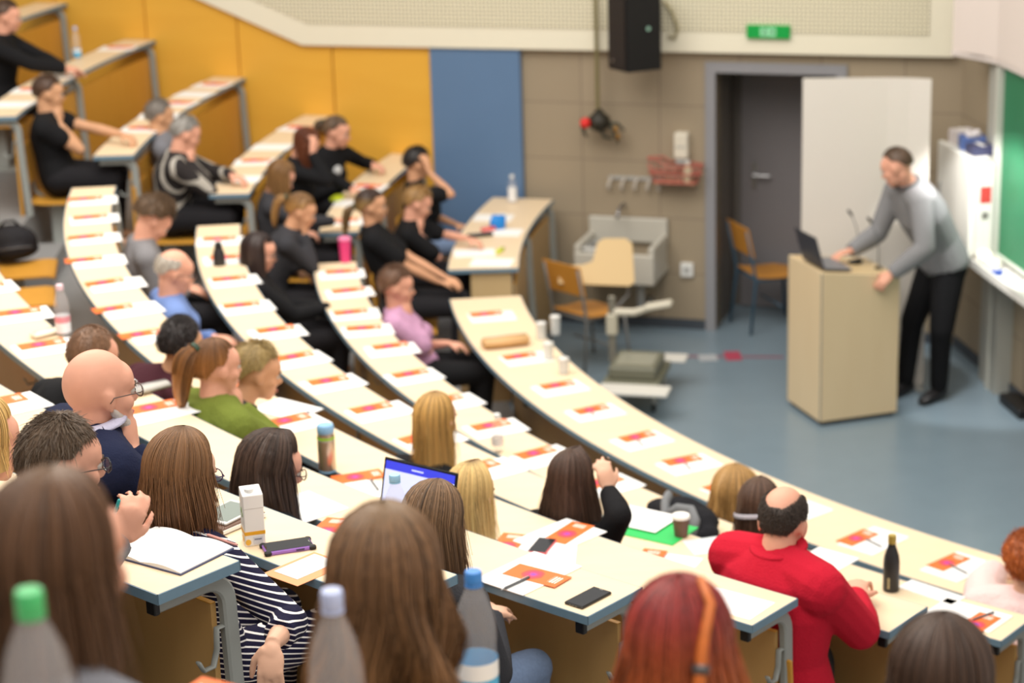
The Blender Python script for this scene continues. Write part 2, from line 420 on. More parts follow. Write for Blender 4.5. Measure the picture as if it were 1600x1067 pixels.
dd = mth(N_, L_, 'ADD', dd, mth(N_, L_, 'MULTIPLY', mth(N_, L_, 'SUBTRACT', nzz.outputs['Fac'], .5), .12))
rmp = N_.new('ShaderNodeValToRGB'); L_.new(dd, rmp.inputs['Fac']); cr = rmp.color_ramp
cr.elements[0].position = .06; cr.elements[0].color = (*s2l((150, 70, 170)), 1); cr.elements[1].position = .5; cr.elements[1].color = (*s2l((238, 112, 44)), 1)
for p, c in ((.17, (214, 58, 104)), (.34, (230, 74, 62)), (.42, (238, 112, 44))):
    e = cr.elements.new(p); e.color = (*s2l(c), 1)
txt = mth(N_, L_, 'MULTIPLY', mth(N_, L_, 'GREATER_THAN', U_, .77), mth(N_, L_, 'LESS_THAN', U_, .92))
txt = mth(N_, L_, 'MULTIPLY', txt, mth(N_, L_, 'MULTIPLY', mth(N_, L_, 'GREATER_THAN', V_, .25), mth(N_, L_, 'LESS_THAN', V_, .75)))
txt = mth(N_, L_, 'MULTIPLY', txt, mth(N_, L_, 'GREATER_THAN', mth(N_, L_, 'SINE', mth(N_, L_, 'MULTIPLY', U_, 2*PI/.05)), .1))
L_.new(mixc(N_, L_, txt, rmp.outputs['Color'], (1, .96, .9)), b_.inputs['Base Color'])
M_LINE = mat('printed_grey', (150, 150, 150), .7)
M_PEN = mat('grey_pen', (96, 98, 100), .35); M_PENTIP = mat('pen_tip', (200, 200, 200), .3, .7)

def leaf_mesh():
    me = bpy.data.meshes.new('leaflet'); x, y, h = .105, .05, .0012
    V = [(-x, -y, 0), (x, -y, 0), (x, y, 0), (-x, y, 0), (-x, -y, h), (x, -y, h), (x, y, h), (-x, y, h)]
    me.from_pydata(V, [], [(3, 2, 1, 0), (4, 5, 6, 7), (0, 1, 5, 4), (1, 2, 6, 5), (2, 3, 7, 6), (3, 0, 4, 7)])
    uv = me.uv_layers.new(name='UVMap')
    for lp in me.loops:
        c = me.vertices[lp.vertex_index].co; uv.data[lp.index].uv = ((c.x+x)/(2*x), (c.y+y)/(2*y))
    me.materials.append(M_LEAF); return me
LEAF = leaf_mesh()
_m = MB(); _m.rbox((0, 0, .002), (.297, .21, .004), .001); PAD_ME = new_mesh('writing_pad', _m.verts(), _m.f, [M_PAPER])
def pen_thing(loc, rot, label, group=None, col=None):
    t = thing('pen', label, 'pen', loc, rot, group)
    mb = MB(); mb.lathe([(.0028, -.055), (.0045, -.05), (.0045, .06), (.003, .066)], (0, 0, .0046), 10, axis=(1, 0, 0)); obj('barrel', mb, col or M_PEN, t, smooth=True, auto=40)
    mb = MB(); mb.lathe([(.0005, -.071), (.0026, -.055)], (0, 0, .0046), 8, axis=(1, 0, 0)); obj('tip', mb, M_PENTIP, t, smooth=True)
    mb = MB(); mb.box((.043, 0, .0102), (.034, .003, .0015)); obj('clip', mb, M_PENTIP, t)
    return t
def pad(i, a, dr, twist, label, group):
    o = bpy.data.objects.new('writing_pad', PAD_ME); COL.objects.link(o)
    o.location = pol(rr(i)+dr, a, rz(i)); o.rotation_euler = (0, 0, R(a+180+twist)); return tag(o, label, 'pad', group)
def leaflet(loc, rot, label, group):
    o = bpy.data.objects.new('leaflet', LEAF); COL.objects.link(o); o.location = loc; o.rotation_euler = (0, 0, rot); return tag(o, label, 'leaflet', group)
def on(i, px, py, dz=0): return at_z(px, py, rz(i)+dz)

# angles of the laid places along each desk (pad centre), left end first
PL = {0: [188.4, 195.4, 200.0, 203.6, 207.6, 210.9, 213.9, 217.2, 220.9, 224.4],
      1: [187.0, 190.0, 193.2, 195.6, 198.4, 201.9, 205.3, 208.5, 211.8, 215.2, 223.9],
      2: [187.6, 190.5, 193.6, 197.2, 200.6, 203.8, 206.6, 209.8, 212.8, 215.9],
      3: [187.2, 190.0, 192.8, 195.8, 198.8, 201.8, 204.7, 207.7, 210.6, 213.7, 223.7],
      4: [203.4, 206.3, 209.3, 212.4, 215.2, 227.1],
      5: [213.8, 217.0, 220.9],
      6: [222.6]}
NM = {0: 'front desk row', 1: 'second desk row', 2: 'third desk row', 3: 'fourth desk row', 4: 'fifth desk row', 5: 'sixth desk row', 6: 'nearest desk row'}
NOLEAF = {(1, 223.9), (5, 220.9), (4, 221.6), (4, 227.1), (6, 222.6), (0, 217.2), (3, 223.7), (1, 227.5)}
rg = random.Random(5)
for i, L in PL.items():
    for k, a in enumerate(L):
        dr = -.235 if i == 0 else -.165
        if (i, a) == (3, 223.7): dr = -.15
        if (i, a) == (4, 227.1): dr = -.135
        if i and k % 3 == 1: dr -= .025
        tw = rg.uniform(-4, 4)
        p = pad(i, a, dr+rg.uniform(-.012, .012), tw, f'white paper pad on the {NM[i]}, {ORD[k]} from its left end', f'white pads on the {NM[i]}')
        if (i, a) in NOLEAF: continue
        # the leaflet lies on the sitter's left half of the pad, long side pointing at the stage
        rad = nrm(pol(1, a)-pol(0, a)); tan = np.array([-math.sin(R(a)), math.cos(R(a)), 0]); th = p.rotation_euler.z
        q = np.array(p.location)-tan*(.055+rg.uniform(0, .02))+rad*rg.uniform(-.02, .03)+np.array([0, 0, .0042])
        if i == 3 and k in (0, 2, 3, 4, 5, 6): q = q+rad*.06
        leaflet(q, th+R(rg.uniform(-6, 6)), f'orange leaflet on the pad on the {NM[i]}, {ORD[k]} from its left end', f'leaflets on the {NM[i]}')
        if (i == 0 and k > 2) or i == 1 and k in (10, 11):
            pen_thing(np.array(p.location)+tan*.03+np.array([0, 0, .0042])+rad*.03, th+R(75), f'thin grey pen on the pad on the {NM[i]}, {ORD[k]} from its left end', f'pens on the {NM[i]}')
# left block
PLL = {0: [168.6, 171.9, 176.3, 178.3], 1: [170.6, 173.9, 177.6], 2: [166.0, 170.2, 173.4, 176.8], 3: [164.8, 167.0, 169.2, 171.8, 174.6], 4: [165.0, 171.5, 174.5, 177.3]}
NL = {0: 'front left-block desk', 1: 'second left-block desk', 2: 'third left-block desk', 3: 'fourth left-block desk', 4: 'fifth left-block desk'}
for i, L in PLL.items():
    for k, a in enumerate(L):
        dr = (-.31 if k % 2 else -.17) if i == 0 else -.15
        p = pad(i, a, dr, rg.uniform(-8, 8), f'white paper pad on the {NL[i]}, {ORD[k]} from the wooden wall', f'white pads on the {NL[i]}')
        if i and k % 2 == 0:
            tan = np.array([-math.sin(R(a)), math.cos(R(a)), 0])
            leaflet(np.array(p.location)+tan*-.05+np.array([0, 0, .0042]), p.rotation_euler.z, f'orange leaflet on the {NL[i]}, {ORD[k]} place from the wooden wall', f'leaflets on the {NL[i]}')

# --- the papers of the nearest desks, one by one
def axis_rot(i, p, q):
    a, b = on(i, *p), on(i, *q); d = b-a; return math.atan2(d[1], d[0])
def sheet(i, c, p, q, size, label, cat='paper', name='paper_sheet', m=None, h=.0015, dz=0.0):
    mb = MB(); mb.box((0, 0, h/2), (size[0], size[1], h)); o = obj(name, mb, m or M_PAPER)
    o.location = on(i, *c, dz)+np.array([0, 0, dz]); o.rotation_euler = (0, 0, axis_rot(i, p, q)); return tag(o, label, cat)
Z4 = np.array([0, 0, .0042])
o = leaflet(on(4, 839, 901)+Z4, axis_rot(4, (783, 898), (870, 921)), 'orange leaflet with a magenta disc on the desk of the black phone', None)
pen_thing(on(4, 806, 915)+Z4, axis_rot(4, (794, 919), (818, 908)), 'grey pen half under the orange leaflet near the black phone')
leaflet(on(3, 793, 851)+np.array([0, 0, .002]), axis_rot(3, (783, 862), (803, 838)), 'orange leaflet beside the blonde hair, left of the red phone', None)
leaflet(on(3, 889, 834)+Z4, axis_rot(3, (876, 842), (902, 826)), 'orange leaflet on the white pad beyond the red phone', None)
leaflet(on(2, 1013, 877)+Z4*2, axis_rot(2, (1005, 886), (1021, 866)), 'orange leaflet left of the red jacket, behind the red-haired head', None)
sheet(2, (1040, 880), (1004, 868), (1075, 878), (.25, .19), 'white sheet under the leaflet left of the red jacket')
sheet(3, (845, 868), (800, 872), (905, 872), (.26, .2), 'white sheet lying under the red phone')
sheet(3, (1145, 943), (1120, 927), (1170, 940), (.24, .17), 'white sheet on the desk end in front of the red jacket')
o = sheet(5, (478, 889), (445, 888), (492, 868), (.21, .15), 'orange-framed form beside the purple phone', 'form', 'form', mat('orange_card', (240, 160, 110), .6))
mb = MB(); mb.box((.01, .01, .0022), (.165, .10, .001)); obj('form_field', mb, M_PAPER, o)
leaflet(on(4, 513, 828)+np.array([0, 0, .002]), axis_rot(4, (505, 838), (530, 815)), 'orange leaflet right of the black sleeve, behind the wavy brown hair', None)
leaflet(on(3, 560, 746)+np.array([0, 0, .0045]), axis_rot(3, (530, 750), (592, 740)), 'orange leaflet between the steel bottle and the laptop', None)
sheet(3, (570, 763), (540, 760), (600, 768), (.27, .16), 'white sheet under the leaflet left of the laptop', h=.004)
pen_thing(on(3, 585, 760)+np.array([0, 0, .005]), axis_rot(3, (580, 752), (589, 764)), 'grey pen on the sheet left of the laptop')
sheet(1, (1512, 962), (1470, 950), (1560, 975), (.30, .2), 'white sheet on the desk end in front of the pink sweater', h=.004)
leaflet(on(1, 1528, 976)+np.array([0, 0, .0045]), axis_rot(1, (1520, 985), (1545, 968)), 'orange leaflet on the desk end in front of the pink sweater', None)
pen_thing(on(1, 1535, 966)+np.array([0, 0, .0048]), axis_rot(1, (1525, 970), (1550, 961)), 'grey pen on the desk end in front of the pink sweater')
sheet(1, (1455, 926), (1420, 915), (1490, 938), (.27, .1), 'white sheet right of the black bottle', h=.004)
leaflet(at_z(366, 1096, rz(8))+np.array([0, 0, .001]), R(150), 'orange leaflet at the bottom edge beside the grey sweater', None)
sheet(3, (448, 640), (420, 630), (480, 645), (.27, .19), 'white sheet in front of the person with khaki hair', h=.004)
sheet(4, (480, 792), (450, 770), (520, 800), (.24, .19), 'white sheet in front of the woman with round glasses', h=.003)
# ------------------------------------------------------------------ people: one continuous fused body, clothing and hair as parts
def fuse(mb, voxel, iters=4):
    me = new_mesh('tmp', mb.verts(), mb.f, []) if False else bpy.data.meshes.new('tmp')
    me.from_pydata(mb.verts().tolist(), [], mb.f); fix_normals(me)
    o = bpy.data.objects.new('tmp', me); COL.objects.link(o)
    m = o.modifiers.new('r', 'REMESH'); m.mode = 'VOXEL'; m.voxel_size = voxel; m.use_smooth_shade = True
    s_ = o.modifiers.new('s', 'SMOOTH'); s_.factor = .5; s_.iterations = iters
    dg = bpy.context.evaluated_depsgraph_get(); ev = o.evaluated_get(dg)
    out = bpy.data.meshes.new_from_object(ev, depsgraph=dg)
    bpy.data.objects.remove(o); bpy.data.meshes.remove(me); return out
def fused_obj(name, mb, voxel, mats, parent, iters=4):
    me = fuse(mb, voxel, iters); me.name = name; me.materials.clear()
    for m in (mats if isinstance(mats, (list, tuple)) else [mats]): me.materials.append(m)
    me.polygons.foreach_set('use_smooth', [True]*len(me.polygons))
    o = bpy.data.objects.new(name, me); COL.objects.link(o); o.parent = parent; return o

def skin_mat(kind='light'):
    c = {'light': (226, 178, 150), 'pink': (226, 166, 140), 'tan': (206, 156, 120), 'warm': (214, 160, 124)}[kind]
    return mat('skin_'+kind, c, .5, noise=.07, scale=18, bump=.08, spec=.35)
def cloth(name, rgb, rough=.85, scale=160, bump=.25, noise=.12): return mat('cloth_'+name, rgb, rough, noise=noise, scale=scale, bump=bump, spec=.2)

class Head:
    """head frame: x right, y forward (face), z up, all in the person's local space"""
    def __init__(s, c, yaw, pitch, roll=0.0):
        s.c = np.array(c, float)
        m = Matrix.Rotation(R(yaw), 3, 'Z') @ Matrix.Rotation(R(pitch), 3, 'X') @ Matrix.Rotation(R(roll), 3, 'Y')
        s.m = np.array(m)
    def __call__(s, x, y, z): return s.c + s.m @ np.array([x, y, z], float)
    def d(s, v): return s.m @ np.array(v, float)
    def pts(s, P): return s.c + np.asarray(P) @ s.m.T
    def inv(s, v): return s.m.T @ np.array(v, float)
def add_head(mb, H, k=1.0, face=True, ears=True):
    e = lambda c, r, n=18, m=12: mb.ell(H(*[q*k for q in c]), [q*k for q in r], H.m, n, m)
    e((0, -.012, .028), (.075, .096, .094), 24, 16); e((0, .02, -.02), (.064, .075, .075)); e((0, .038, -.058), (.054, .052, .055)); e((0, .066, -.098), (.026, .024, .020))
    e((0, .05, .03), (.062, .05, .055))
    if face:
        for s in (-1, 1):
            e((s*.040, .058, -.030), (.026, .028, .026), 10, 8); e((s*.030, .083, .014), (.026, .012, .009), 10, 8)
            e((s*.015, .088, -.066), (.018, .010, .006), 8, 6); e((s*.012, .088, -.075), (.015, .010, .006), 8, 6)
            e((s*.010, .100, -.038), (.008, .010, .008), 8, 6)
        mb.loft(np.array([H(0, .088*k, .016*k), H(0, .099*k, -.008*k), H(0, .113*k, -.030*k), H(0, .106*k, -.042*k)]), [.008*k, .0095*k, .0125*k, .008*k], 10)
    if ears:
        for s in (-1, 1):
            r = Matrix.Rotation(R(-18*s), 3, 'Z'); m = H.m @ np.array(r)
            mb.ell(H(s*.077*k, -.008*k, -.012*k), (.008*k, .019*k, .032*k), m, 12, 10)
            mb.ell(H(s*.081*k, -.014*k, -.004*k), (.006*k, .012*k, .024*k), m, 10, 8)
def add_hand(mb, w, d, n, side=1, curl=.5, k=1.0, spread=1.0):
    """w wrist, d direction of the fingers, n back-of-hand normal; curl 0..1"""
    d = nrm(d); n = nrm(np.array(n)-d*np.dot(n, d)); x = np.cross(d, n)*side    # x towards the thumb side
    if side > 0: x = np.cross(d, n)
    x = -x if side < 0 else x
    palm = w+d*.045*k
    rot = np.c_[x, d, n]
    mb.ell(w+d*.050*k, (.040*k, .052*k, .0155*k), rot, 14, 10); mb.ell(w+d*.025*k, (.030*k, .035*k, .017*k), rot, 12, 8)
    L = [(.030, .040, .024, .020), (.010, .044, .028, .021), (-.0105, .041, .026, .020), (-.030, .032, .020, .017)]
    for j, (ox, a, b, c) in enumerate(L):
        p = w+d*(.088-.004*abs(j-1))*k+x*ox*k; ang = -.15-curl*(.75+.08*j); dx = x*ox*.9*spread
        pts = [p-d*.02*k]; cur = p; pts.append(cur)
        for l_, q in ((a, 1.0), (b, 1.0), (c, .7)):
            v = nrm(d*math.cos(ang)+n*math.sin(ang)+dx*3); cur = cur+v*l_*k; pts.append(cur); ang -= curl*(.85)*q
        mb.loft(pts+[pts[-1]+nrm(pts[-1]-pts[-2])*.005*k], [.0088*k, .0086*k, .0078*k, .0074*k, .0064*k, .003*k], 8)
    t0 = w+d*.022*k+x*.026*k; v = nrm(x*.75+d*.75-n*.35); t1 = t0+v*.036*k; v2 = nrm(d*1.0+x*.25-n*(.25+.5*curl)); t2 = t1+v2*.032*k; t3 = t2+nrm(v2-n*.4*curl)*.026*k
    mb.loft([t0-v*.012*k, t0, t1, t2, t3], [.014*k, .0145*k, .0115*k, .0098*k, .0065*k], 8)
def ik(S, T, L1, L2, pole):
    S = np.array(S, float); T = np.array(T, float); v = T-S; D = np.linalg.norm(v); t = v/max(D, 1e-6)
    if D > (L1+L2)*.995:
        f = D/((L1+L2)*.995); L1 *= f; L2 *= f
    a = (L1*L1-L2*L2+D*D)/(2*D); h = math.sqrt(max(0, L1*L1-a*a)); p = np.array(pole, float); p = p-t*(p @ t); p = nrm(p)
    return S+t*a+p*h

# ---- hair
def hair_col(base, tip=None, var=.22, n=1, t=None, rnd=None):
    base = np.array(s2l(base)); tip = base if tip is None else np.array(s2l(tip))
    c = base*(1-t[:, None])+tip*t[:, None]
    return np.clip(c*(1+rnd[:, None]*var), 0.002, 1)
def smooth_noise(n, cells, seed, periodic=True):
    g = np.random.default_rng(seed).uniform(-1, 1, cells); x = np.linspace(0, cells, n, endpoint=False); i = x.astype(int); f = x-i; f = f*f*(3-2*f)
    return g[i % cells]*(1-f)+g[(i+1) % cells]*f
def strands_mb(mb, P, r0, r1, cols):
    """P [N,S,3] strand centrelines -> thin three-sided hairs"""
    N, S, _ = P.shape
    T = np.gradient(P, axis=1); T /= np.linalg.norm(T, axis=2, keepdims=True)+1e-9
    A = np.cross(T, np.array([.37, .21, .9])); A /= np.linalg.norm(A, axis=2, keepdims=True)+1e-9; B = np.cross(T, A)
    rad = np.linspace(r0, r1, S)[None, :, None]
    V = np.stack([P+(A*math.cos(w)+B*math.sin(w))*rad for w in (0, 2.094, 4.189)], 2).reshape(-1, 3)
    b = mb.n; mb.v.append(V); mb.n += len(V)
    k = np.arange(N)[:, None, None]*S*3+np.arange(S-1)[None, :, None]*3; j = np.arange(3)[None, None, :]; j2 = (j+1) % 3
    F = np.stack([k+j+b, k+j2+b, k+3+j2+b, k+3+j+b], -1).reshape(-1, 4)
    mb.f += F.tolist(); mb.mi += [0]*len(F); mb.col.append(np.repeat(cols.reshape(-1, 3), 3, 0))
def hair_paths(a, H, sp, S, jit=None, endj=None, lift=0.0):
    """centrelines for root azimuths a (0 = face, pi = back of the head), in the person's space"""
    N = len(a); k = sp.get('k', 1.0); vol = sp.get('vol', 1.0)
    rx, ry, rz_ = .081*k*vol, .103*k*vol, .102*k*vol
    c = np.array([0, -.014, .026])*k
    aa = np.abs((a+PI) % (2*PI)-PI)                          # 0 front .. pi back
    af = R(sp.get('face', 62)); bl = np.clip((aa-af)/R(14), 0, 1)
    kind = sp['kind']; g = H.inv(np.array([0, 0, -1.0]))     # world down in head space
    if kind == 'long': ph1 = R(58)*(1-bl)+R(98)*bl; drop = sp['len']*bl
    else:
        side = np.clip((aa-R(62))/R(28), 0, 1); back = np.clip((aa-R(105))/R(30), 0, 1)
        ph1 = R(sp.get('front', 56))*(1-side)+R(sp.get('side', 88))*side; ph1 = ph1*(1-back)+R(sp.get('nape', 122))*back; drop = np.zeros(N)
    if jit is not None: ph1 = ph1*(1+.05*jit)
    if endj is not None: drop = drop*(1+endj)
    ph0 = R(sp.get('ph0', 3))+R(sp.get('ph0b', 0))*np.clip((aa-R(100))/R(60), 0, 1); l1 = (ph1-ph0)*.098*k; Lt = l1+drop
    t = np.linspace(0, 1, S)[None, :]*Lt[:, None]
    s1 = np.clip(t/l1[:, None], 0, 1); ph0 = (ph0+np.zeros(N))[:, None]; ph = ph0+(ph1[:, None]-ph0)*s1
    # the crown sits behind the top of the skull; strands leave a parting that runs forward from it
    dirx, diry = np.sin(a)[:, None], np.cos(a)[:, None]
    fr_ = (1-bl)[:, None] if kind == 'long' else (1-np.clip((aa-R(58))/R(20), 0, 1))[:, None]
    vf = 1+(min(.955/vol, 1.0)-1)*fr_*s1**2
    rx, ry, rz_ = rx*vf, ry*vf, rz_*vf
    px = rx*np.sin(ph)*dirx; py = ry*np.sin(ph)*diry; pz = rz_*np.cos(ph)
    P = np.stack([px, py, pz], -1)
    part = sp.get('part', .0)
    if part:
        w = (1-s1)**2; P[..., 1] += w*part*np.clip(np.cos(a)[:, None]*.5+.35, 0, 1)
    P = P+c
    s2 = np.clip(t-l1[:, None], 0, None); out = np.stack([np.broadcast_to(dirx, s2.shape), np.broadcast_to(diry, s2.shape), np.zeros_like(s2)], -1)
    fl = sp.get('flare', .06); cu = sp.get('curl_in', .0)
    q = s2/max(sp.get('len', .3), .01)
    P = P+s2[..., None]*g+out*(fl*s2*(1-.35*q)-cu*np.clip(q-.6, 0, 1)**2)[..., None]
    wv = sp.get('wave', 0.0)
    if wv:
        phs = np.random.default_rng(3).uniform(0, 6.28, N)*0+a*sp.get('wavek', 3); P[..., 0] += wv*np.sin(s2*sp.get('wavef', 28)+phs[:, None])*np.clip(s2*6, 0, 1); P[..., 1] += wv*.7*np.cos(s2*sp.get('wavef', 28)*.9+1.7*phs[:, None])*np.clip(s2*6, 0, 1)
    tt = t/Lt.max()
    return P, s1, q, out, tt
def make_hair(par, H, sp, seed=0, dense=1.0):
    rg = np.random.default_rng(seed); mb = MB(); kind = sp['kind']; col = sp['col']; tip = sp.get('tip'); root = sp.get('root')
    var = sp.get('var', .3); k = sp.get('k', 1.0)
    def colours(t, rnd):
        c = hair_col(col, tip, var, t=np.clip((t-sp.get('tip0', .3))/.55, 0, 1), rnd=rnd)
        if root is not None:
            w = np.clip(1-t/sp.get('rootl', .12), 0, 1)[:, None]; c = c*(1-w)+np.array(s2l(root))*w
        return c
    if kind in ('long', 'short', 'pony', 'curly', 'fringe'):
        sp2 = dict(sp); base_kind = 'long' if kind == 'long' else 'cap'; sp2['kind'] = base_kind
        NA, S = 120, (26 if kind == 'long' else 14)
        a = np.linspace(-PI, PI, NA, endpoint=False)
        if kind == 'fringe': sp2['ph0'] = sp.get('ph0', 62); a = np.linspace(R(sp.get('a0', 72)), 2*PI-R(sp.get('a0', 72)), NA)
        P, s1, q, out, tt = hair_paths(a, H, sp2, S, None, None if kind != 'long' else .06*smooth_noise(NA, 23, seed+5))
        amp = sp.get('ridge', .0035)
        rid = (smooth_noise(NA, 60, seed)*.6+smooth_noise(NA, 27, seed+1)*1.0+smooth_noise(NA, 11, seed+2)*.9)[:, None]*amp*np.clip(s1*1.2, .1, 1)
        if kind == 'curly': rid = rid+rg.uniform(-1, 1, rid.shape[:1]+(S,))*.010
        if kind == 'short': rid = rid+rg.uniform(-1, 1, rid.shape[:1]+(S,))*.0015
        P = P+out*rid[..., None]
        if kind == 'fringe': P = P-out*(.006*np.clip(1-s1*4, 0, 1))[..., None]
        PW = H.pts(P.reshape(-1, 3)).reshape(P.shape)
        V = PW.reshape(-1, 3); F = []
        lim = NA if kind != 'fringe' else NA-1
        for i in range(lim):
            i2 = (i+1) % NA
            for j in range(S-1): F.append((i*S+j, i2*S+j, i2*S+j+1, i*S+j+1))
        rnd = (smooth_noise(NA, 60, seed+9)*.7+smooth_noise(NA, 21, seed+8)*.5)[:, None]+np.zeros((NA, S))
        mb.add(V, F, 0, colours(tt.ravel(), rnd.ravel()))
        # loose hairs on top
        if kind in ('long', 'pony'):
            n = int(sp.get('n', 420)*dense)
            a = rg.uniform(-PI, PI, n); S2 = 18 if kind == 'long' else 9
            P, s1, q, out, tt = hair_paths(a, H, sp2, S2, rg.normal(0, .6, n), rg.normal(0, .05, n))
            off = rg.uniform(-.001, .005, n)[:, None]*np.clip(s1*2, .2, 1)+(rg.normal(0, .012, n)[:, None]*q if kind == 'long' else 0)
            P = P+out*off[..., None]
            if kind == 'long': P[..., 0] += (rg.normal(0, .012, n)[:, None]*q)
            PW = H.pts(P.reshape(-1, 3)).reshape(P.shape); r_ = np.repeat(rg.normal(0, .8, n), S2)
            strands_mb(mb, PW, sp.get('r0', .0016), .0007, colours(tt.ravel(), r_))
        else:
            n = int(sp.get('n', 900)*dense); a = rg.uniform(-PI, PI, n) if kind != 'fringe' else rg.uniform(R(sp.get('a0', 72)), 2*PI-R(sp.get('a0', 72)), n)
            P, s1, q, out, tt = hair_paths(a, H, sp2, 24)
            j = rg.integers(0, 22, n); r0_ = P[np.arange(n), j]; r1_ = P[np.arange(n), j+1]; tg = r1_-r0_; tg /= np.linalg.norm(tg, axis=1, keepdims=True)+1e-9
            cc = np.array([0, -.014, .02])*k; no = r0_-cc; no /= np.linalg.norm(no, axis=1, keepdims=True)
            ln = sp.get('hl', .024)*rg.uniform(.6, 1.3, n); up = sp.get('up', .35)
            side = rg.normal(0, .3, (n, 3))
            S2 = 5 if kind != 'curly' else 8; u = np.linspace(0, 1, S2)
            Q = r0_[:, None]+(tg*(1-up)+side*.6)[:, None]*(ln[:, None]*u)[..., None]+no[:, None]*(up*ln[:, None]*np.sin(u*2.2)+.001)[..., None]
            if kind == 'curly':
                w = rg.uniform(0, 6.28, n)[:, None]+u[None]*7; Q = Q+np.stack([np.cos(w), np.sin(w), np.sin(w*.8)], -1)*.008
            PW = H.pts(Q.reshape(-1, 3)).reshape(Q.shape)
            gcol = np.repeat(colours(np.full(n, .2), rg.normal(0, .8, n)), S2, 0)
            if sp.get('grey') is not None:
                m_ = np.repeat(rg.random(n) < sp.get('greyf', .4), S2); gcol[m_] = np.array(s2l(sp['grey']))
            strands_mb(mb, PW, .0013, .0005, gcol)
    if kind == 'pony':
        g = np.array([0, 0, -1.0]); tie = H(*[q*k for q in sp.get('tie', (0, -.118, .055))]); bk = H.d((0, -1, .15)); L_ = sp.get('tail', .26); sdv = H.d((sp.get('tside', 0), 0, 0))
        pts = [tie]; v = nrm(bk)
        for u in np.linspace(0, 1, 9)[1:]:
            v = nrm(v*.75+g*.5+sdv*.15); pts.append(pts[-1]+v*L_/8)
        pts = np.array(pts); rad = np.array([.016, .026, .032, .034, .033, .030, .026, .020, .008])*sp.get('tailw', 1.0)
        b0 = mb.n; mb.loft(pts, list(rad*.8), 20); nv = mb.n-b0; mb.col.append(colours(np.linspace(.2, 1, 9).repeat(20), rg.normal(0, .4, nv)))
        n = int(260*dense+80); w = rg.uniform(0, 6.28, n); rr_ = np.sqrt(rg.uniform(.5, 1.0, n)); A = nrm(np.cross(pts[3]-pts[0], [0, 0, 1.0])+1e-6); B = nrm(np.cross(A, pts[3]-pts[0]))
        Q = pts[None]+((A[None]*np.cos(w)[:, None]+B[None]*np.sin(w)[:, None])*rr_[:, None])[:, None]*rad[None, :, None]
        strands_mb(mb, Q, .0015, .0006, np.repeat(colours(np.full(n, .6), rg.normal(0, .9, n)), 9, 0))
    o = obj('hair', mb, mat_attr('hair', .42, .45), par, smooth=True)
    if kind == 'pony':
        m2 = MB(); d = nrm(pts[1]-pts[0]); m2.loft([tie-d*.006, tie+d*.012], [.021*sp.get('tailw', 1), .021*sp.get('tailw', 1)], 14); h = obj('hair_tie', m2, mat('hair_tie', (36, 60, 40), .6), o, smooth=True, auto=40)
    return o

def glasses(par, H, k=1.0, m=None):
    m = m or mat('dark_glasses_frame', (40, 34, 40), .35)
    t = MB()
    for s in (-1, 1):
        c = np.array([s*.034, .108, -.002])*k; P = []
        for j in range(17):
            w = 2*PI*j/16; P.append(H(*(c+np.array([.025*math.cos(w), -.004*abs(math.cos(w))*1.0, .018*math.sin(w)])*k)))
        t.loft(P, [.0018*k]*17, 6, cap=False)
        t.loft([H(s*.060*k, .104*k, .004*k), H(s*.078*k, .088*k, .004*k), H(s*.086*k, .0, .002*k), H(s*.086*k, -.012*k, -.012*k)], [.0017*k]*4, 6)
    t.loft([H(-.011*k, .11*k, .002*k), H(0, .113*k, .005*k), H(.011*k, .11*k, .002*k)], [.0016*k]*3, 6)
    g = obj('glasses', t, m, par, smooth=True)
    l_ = MB()
    for s in (-1, 1):
        c = np.array([s*.034, .108, -.002])*k
        V = [H(*(c+np.array([.024*math.cos(2*PI*j/16), 0, .017*math.sin(2*PI*j/16)])*k)) for j in range(16)]; l_.prism(V, H.d((0, .0008, 0)))
    obj('lenses', l_, mat('spectacle_glass', (245, 248, 250), .02, trans=1.0), g); return g

